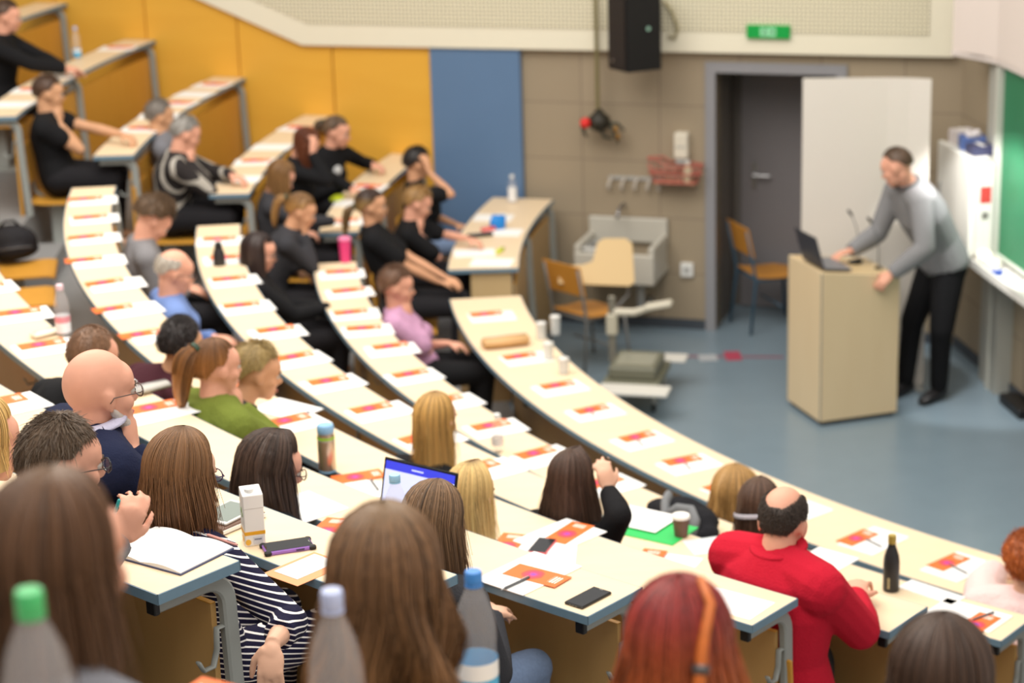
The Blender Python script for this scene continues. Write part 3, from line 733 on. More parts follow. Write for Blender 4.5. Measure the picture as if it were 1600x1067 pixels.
def figure(par, J, H, look, voxel=.011, k=1.0, seed=0):
    """J: joints in local space; look: dict of colours and options"""
    skin = skin_mat(look.get('skin', 'light')); m_ = look.get('male', False); wd = (1.08 if m_ else .96)*k*look.get('wide', 1.0)
    N, P = J['neck'], J['pelvis']; bx = nrm(J['sh'][1]-J['sh'][0]); sh = J['sh']
    up = nrm(N-P); chest = P+(N-P)*.66+np.cross(bx, up)*(-.012); waist = P+(N-P)*.30
    back = J.get('back', np.array([0, -.03, 0.0]))
    T = [P-up*.06, P+up*.02, waist+back*.5, chest+back*.6, N-up*.075+back*.35, N-up*.02, N+up*.015]
    TR = [(.15, .105), (.168, .118), (.142, .103), (.165, .118), (.150, .088), (.085, .066), (.052, .054)]
    def torso(mb, inf):
        mb.loft(T, [(a*wd+inf, b*wd+inf) for a, b in TR], 20, right=bx)
        for s in (0, 1):
            mb.cap_tube(N-up*.045, sh[s]-up*.005, .052*wd+inf, .056*wd+inf, 12)
            if not m_: mb.ell(chest+(sh[s]-N)*.42+np.cross(up, bx)*.0+nrm(np.cross(bx, up))*0+J['fwd']*.085*wd-up*.03, (.062*wd+inf, .055*wd+inf, .06*wd+inf), None, 12, 8)
    def arm(mb, s, inf, to=1.0, cuff=True):
        S, E, Wp = sh[s], J['el'][s], J['wr'][s]
        mb.cap_tube(S, S+(E-S)*.5, .054*wd+inf, .046*wd+inf); mb.cap_tube(S+(E-S)*.45, E, .047*wd+inf, .040*wd+inf)
        if to > .5:
            e = Wp if to >= 1 else E+(Wp-E)*(to-.5)*2
            mb.cap_tube(E, E+(e-E)*.35, .041*wd+inf, .042*wd+inf); mb.loft([E+(e-E)*.3, E+(e-E)*.7, e], [.042*wd+inf, .034*wd+inf, (.027*wd if to >= 1 else .034*wd)+inf], 12)
    # body
    b = MB(); torso(b, -.008)
    neckp = H(0, -.022*k, -.055*k); b.cap_tube(N-up*.03, neckp, .055*wd, .052*(1.06 if m_ else .92)*k, 14)
    add_head(b, H, k, look.get('face', True), look.get('ears', True))
    for s in (0, 1):
        arm(b, s, -.005); add_hand(b, J['wr'][s], J['hd'][s], J['hn'][s], 1 if s else -1, J['curl'][s], k*(1.04 if m_ else .94))
        b.cap_tube(J['hip'][s], J['kn'][s], .085*wd, .058*wd); b.cap_tube(J['kn'][s], J['an'][s], .055*wd, .036*wd); fs = .6 if look.get('shoes') else 1.0; b.cap_tube(J['an'][s]-np.array([0, 0, .02]), J['an'][s]+J['toe'][s]*.13*fs-np.array([0, 0, .035]), .036*k*fs, .030*k*fs)
    body = fused_obj('body', b, voxel, skin, par, 3 if voxel > .006 else 2)
    # clothes
    slv = look.get('sleeve', 1.0); infl = look.get('loose', .014)
    c = MB(); torso(c, infl)
    for s in (0, 1):
        q = slv[s] if isinstance(slv, tuple) else slv
        S, E = sh[s], J['el'][s]
        if q <= .5: c.cap_tube(S, S+(E-S)*q*1.7, .056*wd+infl, .056*wd+infl)
        else: arm(c, s, infl*.85, q)
    top = fused_obj(look.get('top_name', 'sweater'), c, voxel, look['top'], par, 4)
    if look.get('collar') is not None:
        cm = MB(); q = N+up*.012; f = J['fwd']; rx_, ry_ = .064*wd, .062*wd; P1 = []
        ctr = (N+neckp)/2*.35+N*.65
        ring = [ctr+bx*math.cos(w)*rx_+np.cross(up, bx)*math.sin(w)*ry_*-1+up*(.012+.012*math.sin(w)*-1) for w in np.linspace(0, 2*PI, 25)]
        cm.loft(ring, [(.009, .021)]*25, 8, right=up, cap=False); obj('collar', cm, look['collar'], par, smooth=True)
    t = MB()
    for s in (0, 1):
        t.cap_tube(J['hip'][s], J['kn'][s], .092*wd+.006, .066*wd+.004); t.cap_tube(J['kn'][s], J['an'][s]+np.array([0, 0, .03]), .064*wd, .052*wd)
    t.cap_tube(J['hip'][0], J['hip'][1], .105*wd, .105*wd); t.cap_tube(P-up*.03, P+up*.03, .13*wd, .13*wd)
    fused_obj(look.get('leg_name', 'trousers'), t, max(voxel, .011), look['legs'], par, 4)
    if look.get('shoes'):
        for s in (0, 1):
            q = MB(); a_, t_ = J['an'][s], J['toe'][s]; x = np.array([t_[1], -t_[0], 0])
            q.loft([a_-t_*.065+[0, 0, -.045], a_-t_*.05+[0, 0, -.03], a_+t_*.03+[0, 0, -.03], a_+t_*.11+[0, 0, -.045], a_+t_*.185+[0, 0, -.055], a_+t_*.205+[0, 0, -.06]], [(.02, .02), (.042, .048), (.046, .052), (.048, .036), (.040, .026), (.015, .012)], 14, right=x)
            obj('shoe', q, look['shoes'], par, smooth=True)
    if look.get('hair'):
        make_hair(par, H, dict(look['hair'], k=k*look['hair'].get('k', 1.0)), seed, look.get('dense', 1.0))
    if look.get('brows', True):
        e = MB(); bc = look.get('browc', (80, 62, 48))
        for s in (-1, 1): e.loft([H(s*.014*k, .0965*k, .018*k), H(s*.032*k, .0945*k, .0235*k), H(s*.050*k, .083*k, .017*k)], [.0035*k]*3, 6)
        obj('eyebrows', e, mat('brow_%d' % bc[0], bc, .8), par, smooth=True)
        for s in (-1, 1):
            e = MB(); e.ell(H(s*.032*k, .081*k, .001*k), (.0125*k,)*3, None, 12, 8); ey = obj('eye', e, mat('eye_white', (206, 198, 190), .25), par, smooth=True)
            e = MB(); e.ell(H(s*.032*k, .0905*k, .0005*k), (.0075*k, .0045*k, .0075*k), None, 10, 8); obj('iris', e, mat('iris', (62, 48, 36), .2), ey, smooth=True)
        e = MB(); e.loft([H(-.024*k, .090*k, -.0705*k), H(-.01*k, .0975*k, -.069*k), H(0, .0985*k, -.0705*k), H(.01*k, .0975*k, -.069*k), H(.024*k, .090*k, -.0705*k)], [.002*k, .0055*k, .006*k, .0055*k, .002*k], 8)
        obj('lips', e, mat('lips', (176, 104, 96), .45), par, smooth=True)
    if look.get('glasses'): glasses(par, H, k, look['glasses'] if not look['glasses'] is True else None)
    return body, top

def head_ray(px, py, row=None, off=None, ang=None):
    v = ray(px, py)
    if ang is not None: n = np.array([-math.sin(R(ang)), math.cos(R(ang)), 0]); return at_plane(px, py, (CX, CY, 0), n)
    Rr = rr(row)+off; ox, oy = -CX, -CY
    a = v[0]**2+v[1]**2; b = 2*(v[0]*ox+v[1]*oy); c = ox*ox+oy*oy-Rr*Rr; t = (-b-math.sqrt(max(0, b*b-4*a*c)))/(2*a); return CAM+v*t

def seated(label, row, px, py, fy, pitch=-8, off=.2, ang=None, sit=None, arms=('rest', 'rest'), look=None, roll=0, k=1.0, voxel=.012, seed=0, group=None, pelvis=.31, turn=0.0, lean=0.0, name='person', seat=True, sh_w=None, neckl=.085):
    Hw = head_ray(px, py, row, off, ang)
    a = math.degrees(math.atan2(Hw[1]-CY, Hw[0]-CX)) % 360
    if sit is not None: a += sit
    par_loc = pol(rr(row)+pelvis, a, fz(row)); inw = inward(a); rotz = math.atan2(inw[1], inw[0])-PI/2
    par = thing(name, label, 'person', par_loc, rotz, group)
    c, s_ = math.cos(-rotz), math.sin(-rotz); d = Hw-par_loc; hl = np.array([c*d[0]-s_*d[1], s_*d[0]+c*d[1], d[2]])
    yaw = -fy-math.degrees(rotz)          # fy: degrees clockwise from straight away from the camera
    yaw = (yaw+180) % 360-180
    H = Head(hl, yaw, pitch, roll)
    # torso
    pel = np.array([0, 0, .54]); v = hl-pel; hn = H.d((0, -.022, -.055))*k
    base = H.c+hn; spine = nrm(base-pel-np.array([0, .03, 0])); N = base-nrm(spine*.7+H.d((0, .1, 1))*.5)*neckl*k
    ty = turn if turn else np.clip(yaw*.35, -25, 25); bx0 = np.array([math.cos(R(ty)), math.sin(R(ty)), 0]); fw = np.array([-bx0[1], bx0[0], 0])
    m_ = look.get('male', False); sw = (sh_w or (.195 if m_ else .165))*k
    bxs = nrm(bx0+np.array([0, 0, lean])); up = nrm(N-pel)
    sh = [N-up*.07*k-bxs*sw-fw*.01, N-up*.07*k+bxs*sw-fw*.01]
    J = dict(neck=N, pelvis=pel, sh=sh, fwd=fw, el=[None, None], wr=[None, None], hd=[None, None], hn=[None, None], curl=[.45, .45])
    def tol(t):
        d_ = CAM+ray(t[0], t[1])*t[2]-par_loc; return np.array([c*d_[0]-s_*d_[1], s_*d_[0]+c*d_[1], d_[2]])
    def tol2(t):
        d_ = at_z(*t)-par_loc; return np.array([c*d_[0]-s_*d_[1], s_*d_[0]+c*d_[1], d_[2]])
    L1, L2 = (.295, .255) if m_ else (.275, .24); L1 *= k; L2 *= k
    for q in (0, 1):
        sg = -1 if q == 0 else 1; mode = arms[q]; pole = np.array([sg*.5, -.15, -1.0]); curl = .45; hd = None; hnn = np.array([0, 0, 1.0])
        if isinstance(mode, dict):
            w = tol2(mode['wz']) if 'wz' in mode else tol(mode['wp']) if 'wp' in mode else np.array(mode['w'], float); hd = mode.get('hd', (0, 1, -.1)); hnn = np.array(mode.get('hn', (0, 0, 1.0))); curl = mode.get('curl', .45); pole = np.array(mode.get('pole', pole), float)
        elif mode == 'rest': w = np.array([sg*.13, .42, .80]); hd = (-sg*.6, .8, -.12); pole = np.array([sg*.95, -.1, -.15])
        elif mode == 'fold': pole = np.array([sg*.95, -.1, -.15]); w = np.array([sg*.02, .41+.03*sg, .80]); hd = (-sg*1., .12, 0)
        elif mode == 'lap': w = np.array([sg*.10, .22, .66]); hd = (-sg*.3, .9, -.3)
        elif mode == 'low': w = np.array([sg*.05, .20, .68]); hd = (-sg*.4, .8, -.1)
        elif mode == 'hang': w = np.array([sg*.26, .05, .55]); hd = (0, .2, -1); hnn = np.array([sg*1.0, 0, 0])
        elif mode == 'chin': w = H(sg*.055, .070, -.185); hd = H.d((-sg*.28, .12, 1)); hnn = H.d((sg*.85, .55, 0)); curl = 1.0; pole = np.array([sg*.3, .7, -1.0])
        elif mode == 'cheek': w = H(sg*.105, .05, -.13); hd = H.d((-sg*.12, -.1, 1)); hnn = H.d((sg*1, .2, 0)); curl = .35; pole = np.array([sg*.25, .9, -1.0])
        elif mode == 'temple': w = H(sg*.15, .04, -.03); hd = H.d((-sg*.35, -.3, 1)); hnn = H.d((sg*1, .3, .3)); curl = .35; pole = np.array([sg*.35, .8, -1.0])
        if pole[2] < -.9 and isinstance(mode, str) and mode in ('chin', 'cheek'): pole = pole+np.array([0, .2, 0])
        E_ = tol(mode['ep']) if isinstance(mode, dict) and 'ep' in mode else ik(sh[q], w, L1, L2, pole)
        if isinstance(hd, str): hd = nrm(w-E_)*.45+np.array([0, 0, -.9])
        J['el'][q] = E_; J['wr'][q] = w; J['hd'][q] = nrm(hd) if hd is not None else nrm(w-E_); J['hn'][q] = hnn; J['curl'][q] = curl
    J['hip'] = [np.array([-.09, .02, .53]), np.array([.09, .02, .53])]; J['kn'] = [np.array([-.11, .40, .52]), np.array([.11, .40, .52])]
    J['an'] = [np.array([-.11, .36, .09]), np.array([.11, .36, .09])]; J['toe'] = [np.array([-.1, .99, 0]), np.array([.1, .99, 0])]
    if look.get('hipz'):
        for q in (0, 1): J['hip'][q][2] = look['hipz']
    if look.get('knees'):
        for q in (0, 1): J['kn'][q] = np.array(look['knees'][q]); J['an'][q] = J['kn'][q]+np.array([0, -.05, -.42])
    figure(par, J, H, look, voxel, k, seed)
    return par, H, J, a
# ------------------------------------------------------------------ clothing cloths
BLK = cloth('black', (26, 26, 28)); DKG = cloth('dark_grey', (58, 58, 62)); NAVY = cloth('navy', (30, 36, 62)); JEANS = cloth('blue_denim', (120, 140, 172), .9, 90, .3, .18)
DTR = cloth('dark_trousers', (34, 33, 36)); GREEN = cloth('olive_green_knit', (112, 124, 52), .95, 120, .5, .14); RED = cloth('red_fleece', (196, 30, 52), .95, 140, .4, .10)
GREY = cloth('mid_grey_knit', (128, 126, 128), .95, 130, .4, .1); LBL = cloth('steel_blue_shirt', (112, 136, 188), .85); PINK = cloth('lilac_blouse', (196, 150, 182), .9, 22, .2, .28)
PPK = cloth('pale_pink_fleece', (240, 208, 204), .95, 60, .6, .06); MAR = cloth('maroon_knit', (70, 36, 44), .95); GRS = cloth('grey_jersey', (122, 122, 128), .9); LSH = cloth('lavender_shirt', (196, 194, 216), .85)
WHT = cloth('white_top', (226, 226, 224), .9)
STR = cloth('striped_jersey', (30, 28, 54), .9)
N_, L_, b_ = nodes(STR)             # navy with thin white hoops, measured along the garment's own height/arm
tc = N_.new('ShaderNodeTexCoord'); sp = N_.new('ShaderNodeSeparateXYZ'); L_.new(tc.outputs['Object'], sp.inputs[0])
q = mth(N_, L_, 'ADD', mth(N_, L_, 'MULTIPLY', sp.outputs[2], 1.0), mth(N_, L_, 'MULTIPLY', sp.outputs[1], .35))
fr = mth(N_, L_, 'FRACT', mth(N_, L_, 'DIVIDE', q, .0165)); st = mth(N_, L_, 'LESS_THAN', fr, .27)
L_.new(mixc(N_, L_, st, s2l((28, 26, 52)), s2l((236, 232, 228))), b_.inputs['Base Color'])
PAT = cloth('patterned_jacket', (52, 48, 48), .9)
N_, L_, b_ = nodes(PAT)
tc = N_.new('ShaderNodeTexCoord'); wv = N_.new('ShaderNodeTexWave'); wv.inputs['Scale'].default_value = 3.2; wv.inputs['Distortion'].default_value = 7; wv.inputs['Detail'].default_value = 1; wv.bands_direction = 'DIAGONAL'
L_.new(tc.outputs['Object'], wv.inputs['Vector']); st = mth(N_, L_, 'GREATER_THAN', wv.outputs['Fac'], .86)
L_.new(mixc(N_, L_, st, s2l((50, 46, 46)), s2l((178, 172, 162))), b_.inputs['Base Color'])

def hs(kind, col, **k): return dict(kind=kind, col=col, **k)
BR = (92, 64, 44); DB = (58, 42, 34); BL = (206, 168, 104); GY = (150, 146, 140)
PEOPLE = []
def P(*a, **k): PEOPLE.append(seated(*a, seed=len(PEOPLE)+3, **k))

# --- left block, far away, seen from the side
P('man at upper left edge in black pullover, arms stretched over the desk', 4, 10, 26, 78, -12, ang=171.5, arms=({'w': (-.02, .50, .79), 'hd': (.3, 1, -.1), 'pole': (-.9, -.2, -.3)}, {'w': (.06, .55, .79), 'hd': (-.3, 1, -.1), 'pole': (.9, -.2, -.3)}),
  look=dict(male=True, skin='pink', top=BLK, legs=DTR, hair=hs('short', (84, 62, 48), hl=.02), top_name='pullover'))
P('man in black T-shirt resting his chin on his hand', 3, 76, 146, 72, -10, ang=178, arms=({'w': (-.10, .46, .79), 'hd': (.7, .7, -.1), 'pole': (-.9, -.2, -.3)}, 'chin'),
  look=dict(male=True, skin='tan', top=BLK, legs=DTR, sleeve=.26, hair=hs('short', (78, 54, 38), hl=.02), top_name='t_shirt'))
P('grey-haired person half hidden behind the silver-haired man', 2, 250, 182, 62, -8, ang=174.6, arms=('low', 'low'),
  look=dict(male=True, skin='tan', top=GRS, legs=DTR, hair=hs('short', (120, 112, 104), hl=.02), top_name='shirt'))
P('silver-haired man in dark patterned jacket, hand at his mouth', 2, 290, 210, 66, -22, ang=178.2, arms=({'w': (-.05, .44, .79), 'hd': (.6, .8, -.1), 'pole': (-.9, -.2, -.3)}, 'chin'),
  look=dict(male=True, skin='pink', top=PAT, legs=DTR, hair=hs('short', (146, 142, 136), hl=.022, var=.4), top_name='jacket', wide=1.1))
P('woman with red-brown hair resting her forehead on her hand', 1, 478, 224, 76, -38, ang=173.8, arms=('rest', 'temple'), k=.95,
  look=dict(skin='pink', top=BLK, legs=DTR, hair=hs('long', (112, 62, 38), len=.22, flare=.1, wave=.006)))
P('woman in black sweater with white round emblem on the chest', 1, 526, 206, 100, -14, ang=168.6, arms=({'w': (-.16, .40, .80), 'hd': (.6, .8, -.1), 'pole': (-.9, -.2, -.3)}, 'low'), turn=-42,
  look=dict(skin='pink', top=BLK, legs=DTR, hair=hs('pony', (104, 82, 62), tail=.2)))
P('woman with long light brown hair looking down beside the pony-tailed one', 1, 438, 276, 74, -34, ang=178.6, arms=('low', 'rest'), k=.96,
  look=dict(skin='pink', top=DKG, legs=DTR, hair=hs('long', (142, 104, 62), len=.24, flare=.08)))
P('woman with fair ponytail drinking, in black and grey top', 1, 470, 330, 82, -24, ang=185.6, arms=('low', {'w': (.03, .26, .96), 'hd': (-.3, .3, 1), 'hn': (.6, 1, 0), 'curl': .9}), k=.96,
  look=dict(skin='warm', top=DKG, legs=DTR, hair=hs('pony', (128, 94, 58), tip=(186, 140, 80), tail=.24, tie=(0, -.125, .06))))
P('long dark-haired woman in black with hands folded on her lap', 1, 404, 394, 82, -14, ang=191.2, arms=({'w': (-.03, .30, .70), 'hd': (.4, .8, -.2)}, {'w': (.06, .34, .71), 'hd': (-.4, .8, -.2)}),
  look=dict(skin='pink', top=BLK, legs=DTR, glasses=True, hair=hs('long', (52, 38, 34), len=.30, flare=.05, n=200)))
P('curly-haired man in grey sweater bending over his desk', 2, 240, 345, 66, -44, ang=193.0, arms=('low', 'low'),
  look=dict(male=True, skin='pink', top=GREY, legs=DTR, hair=hs('curly', (98, 74, 50), vol=1.24, hl=.036, n=1100, nape=112)))
P('balding grey man with glasses in steel blue shirt', 2, 273, 425, 70, -16, ang=199.6, arms=('low', 'low'),
  look=dict(male=True, skin='pink', top=LBL, legs=DTR, glasses=True, wide=1.08, hair=hs('fringe', (196, 188, 176), ph0=56, a0=78, hl=.014, nape=116, vol=.95), top_name='shirt'))
P('bare-armed woman in black T-shirt with dark hair, blond at the tips', 0, 580, 322, 80, -4, ang=180.6, arms=({'w': (-.02, .30, .70), 'hd': (.3, .8, -.2)}, {'w': (.10, .26, .70), 'hd': (-.3, .9, -.2), 'pole': (.4, -.5, -1)}),
  look=dict(skin='warm', top=BLK, legs=DTR, sleeve=.4, hair=hs('pony', (64, 46, 38), tip=(200, 160, 96), tip0=.45, tail=.24, tie=(0, -.115, .0)), top_name='t_shirt'))
P('fair-haired woman in black T-shirt pressing her hand to her mouth', 0, 652, 318, 76, -26, ang=175.4, arms=({'w': (-.02, .43, .79), 'hd': (.5, .8, -.1), 'pole': (-.9, -.2, -.3)}, 'chin'),
  look=dict(skin='pink', top=BLK, legs=DTR, sleeve=.45, hair=hs('short', (166, 128, 78), hl=.03, nape=126, front=52), top_name='t_shirt'))
P('dark-haired person with raised bare forearm before the blue panel', 0, 652, 256, 66, -14, ang=169.4, arms=('low', 'temple'),
  look=dict(skin='warm', top=BLK, legs=JEANS, sleeve=.42, hair=hs('short', (40, 34, 32), hl=.025, vol=1.05), top_name='t_shirt', knees=((-.05, .40, .54), (.2, .34, .58))))
P('short-haired woman in lilac blouse with hand on her chin', 0, 620, 448, 86, -8, ang=191.4, arms=('low', 'chin'), turn=-18,
  look=dict(skin='pink', top=PINK, legs=BLK, sleeve=.48, hair=hs('short', (106, 76, 56), hl=.03, nape=124, vol=1.06), top_name='blouse', wide=1.05))

# --- centre block, from behind
P('person with short dark hair in maroon top, left of the ponytail', 3, 285, 541, 38, -8, off=.04, sit=-.8, arms=('low', 'low'), voxel=.011,
  look=dict(male=True, skin='tan', top=MAR, legs=DTR, hair=hs('curly', (46, 38, 36), vol=1.06, hl=.02, n=900, nape=116)))
P('woman with chestnut ponytail in olive green sweater', 3, 338, 574, 52, -4, off=.33, voxel=.009, pelvis=.36, sit=.5, arms=('low', 'chin'),
  look=dict(skin='pink', top=GREEN, legs=DTR, wide=1.28, loose=.03, hair=hs('pony', (110, 74, 44), tip=(168, 112, 58), tail=.27, tie=(-.01, -.085, .088), tailw=1.5, front=52, var=.35, tside=-.2)))
P('person with khaki hair in profile, beside the green sweater', 3, 402, 582, 70, -14, off=-.02, sit=-.2, pelvis=.26, arms=('low', 'low'), voxel=.011,
  look=dict(skin='warm', top=DKG, legs=DTR, hair=hs('short', (160, 136, 86), hl=.03, nape=118, vol=1.08)))
P('man with cropped brown hair behind the bald head', 4, 146, 560, 40, -12, off=.15, arms=('low', 'low'), voxel=.011, sit=-1.2,
  look=dict(male=True, skin='pink', top=BLK, legs=DTR, hair=hs('short', (122, 88, 62), hl=.008, n=1400, up=.5, nape=116)))
P('bald man with grey beard and glasses in navy sweater', 5, 155, 612, 52, -4, off=.30, voxel=.008, arms=('rest', 'chin'), turn=-14,
  look=dict(male=True, skin='pink', top=NAVY, legs=DTR, collar=LSH, glasses=mat('thin_glasses_frame', (92, 74, 66), .4), wide=1.17, hair=None), k=1.06, sit=-.8, neckl=.045)
P('man with tousled greying hair and black glasses', 6, 97, 726, 54, -8, off=.16, voxel=.008, sit=-.9, arms=('low', {'wp': (186, 846, 5.62), 'ep': (110, 930, 5.45), 'hd': (.2, .45, .85), 'hn': (.8, -.3, .2), 'curl': .75}),
  look=dict(male=True, skin='pink', top=GRS, legs=DTR, glasses=mat('black_glasses_frame', (24, 24, 28), .35), hair=hs('short', (98, 78, 60), hl=.026, n=3200, up=.12, grey=(126, 110, 94), greyf=.2, front=60, nape=120, side=84, vol=1.02, var=.25), knees=((-.34, .36, .48), (-.20, .37, .48))))
P('woman with straight brown hair in striped jersey, from behind', 5, 285, 742, 34, -14, off=.36, voxel=.0048, sit=-.2,
  arms=('low', {'wp': (425, 1006, 5.70), 'ep': (453, 972, 5.88), 'hd': 'blend', 'hn': (.55, -.8, .1), 'curl': .42}),
  look=dict(skin='light', sleeve=(1.0, .80), top=STR, legs=STR, top_name='jersey', leg_name='skirt', glasses=mat('violet_glasses_frame', (52, 30, 84), .35), dense=1.6, hair=hs('long', (128, 92, 60), tip=(122, 82, 52), len=.17, flare=.10, curl_in=.05, n=760, var=.30, vol=1.12, ridge=.005, root=(112, 84, 60))))
P('long dark-haired woman with round glasses, facing right', 4, 424, 732, 64, -16, off=.26, neckl=.06, sh_w=.185, voxel=.009, arms=('low', 'low'),
  look=dict(skin='pink', top=BLK, legs=DTR, glasses=mat('tortoise_glasses_frame', (46, 38, 44), .3), dense=1.4, hair=hs('long', (76, 58, 48), len=.36, flare=.22, n=640, var=.5, vol=1.12, face=58, wave=.010, wavef=26, part=.05)))
P('woman with smooth brown hair and jeans behind the laptop', 4, 678, 818, 30, -22, off=.30, voxel=.009, arms=('low', 'low'),
  look=dict(skin='light', top=DKG, legs=JEANS, dense=1.5, hair=hs('long', (124, 96, 70), tip=(104, 72, 48), len=.28, flare=.06, n=700, var=.45, vol=1.12), hipz=.46, knees=((-.16, .40, .43), (.04, .40, .42))))
P('woman with honey blond hair, at the centre of the hall', 2, 681, 656, 34, -8, off=.22, neckl=.12, voxel=.011, arms=('low', 'low'),
  look=dict(skin='light', top=BLK, legs=DTR, hair=hs('long', (200, 158, 92), tip=(212, 170, 104), len=.31, flare=.03, n=380, root=(150, 116, 72), var=.28)))
P('woman with bright blond hair right of the laptop', 3, 735, 774, 30, -10, off=.28, voxel=.01, arms=('low', 'low'),
  look=dict(skin='light', top=WHT, legs=DTR, dense=1.3, hair=hs('long', (222, 188, 124), tip=(232, 202, 142), len=.22, flare=.05, n=520, root=(140, 108, 70), rootl=.09, var=.25, part=.06)))
P('woman with long dark brown hair, temple on her hand', 2, 893, 752, 24, -10, off=.34, voxel=.01, arms=('low', {'wp': (950, 768, 8.42), 'ep': (968, 806, 8.30), 'hd': (-.35, .1, 1), 'hn': (.8, -.5, .2), 'curl': .5}),
  look=dict(skin='light', top=BLK, legs=DTR, dense=1.2, hair=hs('long', (80, 58, 46), len=.28, flare=.22, n=560, part=.10, var=.4, vol=1.04)))
P('person with fluffy light brown hair in the front row', 0, 1148, 775, 20, -8, off=.30, arms=('low', 'low'), voxel=.012,
  look=dict(skin='light', top=DKG, legs=DTR, hair=hs('long', (176, 136, 82), len=.17, flare=.16, n=700, vol=1.32, wave=.016, wavef=45, wavek=9, ridge=.016, var=.5)))
P('dark brown-haired woman with pale hair band left of the red jacket', 1, 1186, 794, 14, -14, off=.16, voxel=.012, sit=-.3, arms=('low', 'low'),
  look=dict(skin='light', top=DKG, legs=DTR, hair=hs('long', (92, 68, 54), len=.20, flare=.08, n=460, part=.05, vol=1.06)))
P('balding man in bright red fleece jacket', 2, 1224, 816, 26, -22, off=.27, voxel=.007, turn=-8, arms=({'wz': (1296, 926, rz(2)+.06), 'hd': (.55, .8, .05), 'curl': .7, 'pole': (-.9, -.3, -.3)}, {'wz': (1334, 936, rz(2)+.055), 'hd': (-.35, .9, .35), 'curl': .75, 'pole': (.9, -.5, -.6)}),
  look=dict(male=True, skin='pink', top=RED, legs=DTR, knees=((-.26, .37, .48), (-.10, .38, .47)), collar=RED, loose=.024, wide=1.16, top_name='fleece_jacket', hair=hs('fringe', (66, 54, 46), ph0=42, ph0b=36, a0=64, hl=.012, n=2600, nape=136, side=98, up=.3, vol=.96, ridge=.002)), neckl=.045, k=1.07)
P('orange-haired person in pale pink fleece at right edge', 0, 1604, 884, 10, -10, off=.26, voxel=.011, arms=({'wz': (1552, 896, rz(0)+.06), 'hd': (.5, .9, 0), 'pole': (-1, -.2, -.2)}, 'rest'),
  look=dict(skin='light', top=PPK, legs=PPK, loose=.04, wide=1.3, top_name='fleece', hair=hs('curly', (176, 92, 38), vol=1.2, hl=.03, n=900)))
P('blond person cut by the left edge of the picture', 6, -26, 692, 50, -8, off=.0, voxel=.011, sit=-1.2, arms=('low', 'low'),
  look=dict(skin='pink', top=WHT, legs=DTR, hair=hs('long', (216, 176, 108), len=.07, flare=.05, vol=1.14, face=58, n=420)))
# --- the nearest heads, right block
P('dark brown long-haired woman in grey jersey, lower left foreground', 8, 92, 880, 30, -6, off=.14, voxel=.008, arms=('low', 'low'),
  look=dict(skin='pink', top=GRS, legs=DTR, dense=1.4, hair=hs('long', (98, 68, 46), len=.17, flare=.0, n=600, vol=1.10, root=(124, 98, 76), rootl=.12, face=66, var=.3)), neckl=.07, sh_w=.19)
P('woman with wavy brown hair from behind, centre foreground', 7, 604, 908, 12, -6, off=.22, voxel=.009, arms=('low', 'low'),
  look=dict(skin='light', top=GRS, legs=DTR, dense=1.4, hair=hs('long', (116, 84, 56), tip=(160, 114, 68), len=.42, flare=.12, n=1000, vol=1.12, wave=.026, wavef=22, wavek=5, root=(138, 112, 84), rootl=.12, face=50, var=.45)), neckl=.16, sh_w=.15)
P('red-haired woman with braided strand, from behind', 7, 1062, 1018, 14, -6, off=.12, sit=.5, voxel=.009, arms=('low', 'low'),
  look=dict(skin='light', top=DKG, legs=DTR, dense=1.4, hair=hs('long', (140, 46, 42), tip=(226, 138, 60), tip0=.18, len=.30, flare=.24, n=900, vol=1.02, var=.5, face=50)))
P('person with short dark hair at lower right', 6, 1470, 1072, 18, -10, off=.32, voxel=.01, arms=('low', 'low'),
  look=dict(skin='light', top=DKG, legs=DTR, dense=1.2, hair=hs('long', (80, 60, 48), len=.10, flare=.03, n=700, vol=1.1, face=60, var=.4, wave=.004)))
# braided strand with beads in the red hair
_p, _H, _J, _a = PEOPLE[-2]
b = MB(); pth = [(.035, -.02, .128), (.058, -.07, .105), (.052, -.105, .05), (.050, -.122, -.01), (.052, -.128, -.08), (.056, -.132, -.16), (.06, -.14, -.25)]
b.loft([_H(*q) for q in pth], [.007, .008, .009, .011, .009, .009, .005], 10); bd = obj('braid', b, mat('orange_braid', (196, 104, 40), .5, noise=.25, scale=60), _p, smooth=True)
for q in ((.0505, -.115, .015), (.053, -.127, -.055)):
    b = MB(); b.ell(_H(*q), (.015, .013, .012), _H.m, 12, 8); obj('bead', b, mat('dark_silver_bead', (92, 88, 88), .35, .6), bd, smooth=True)
# white round emblem on the black sweater, hair band, teal pen in the hand of the greying man
_p, _H, _J, _a = PEOPLE[5]
b = MB(); c_ = _J['pelvis']+(_J['neck']-_J['pelvis'])*.64+_J['fwd']*.158; b.ell(c_, (.038, .012, .038), np.c_[nrm(np.cross(_J['fwd'], [0, 0, 1.0])), _J['fwd'], [0, 0, 1]], 18, 8); obj('emblem', b, mat('pale_emblem', (206, 208, 208), .7), _p, smooth=True)
_p, _H, _J, _a = PEOPLE[28]
b = MB(); b.loft([_H(.1*math.cos(w), -.014+.118*math.sin(w), -.02+.01*math.cos(w)) for w in np.linspace(PI, 2*PI, 13)], [(.003, .010)]*13, 8); obj('hair_band', b, mat('pale_hair_band', (180, 176, 184), .5), _p, smooth=True)
_p, _H, _J, _a = PEOPLE[20]
t = thing('pen', 'teal-capped pen held by the man with tousled greying hair', 'pen', CAM+ray(186, 782)*5.52, 0)
b = MB(); b.cap_tube((0, 0, 0), (-.012, .004, -.03), .0045, .0045, 10); obj('cap', b, mat('teal_cap', (60, 176, 172), .4), t, smooth=True)
b = MB(); b.cap_tube((-.012, .004, -.03), (-.04, .012, -.11), .0042, .0038, 10); obj('barrel', b, mat('pale_barrel', (206, 222, 220), .4), t, smooth=True)
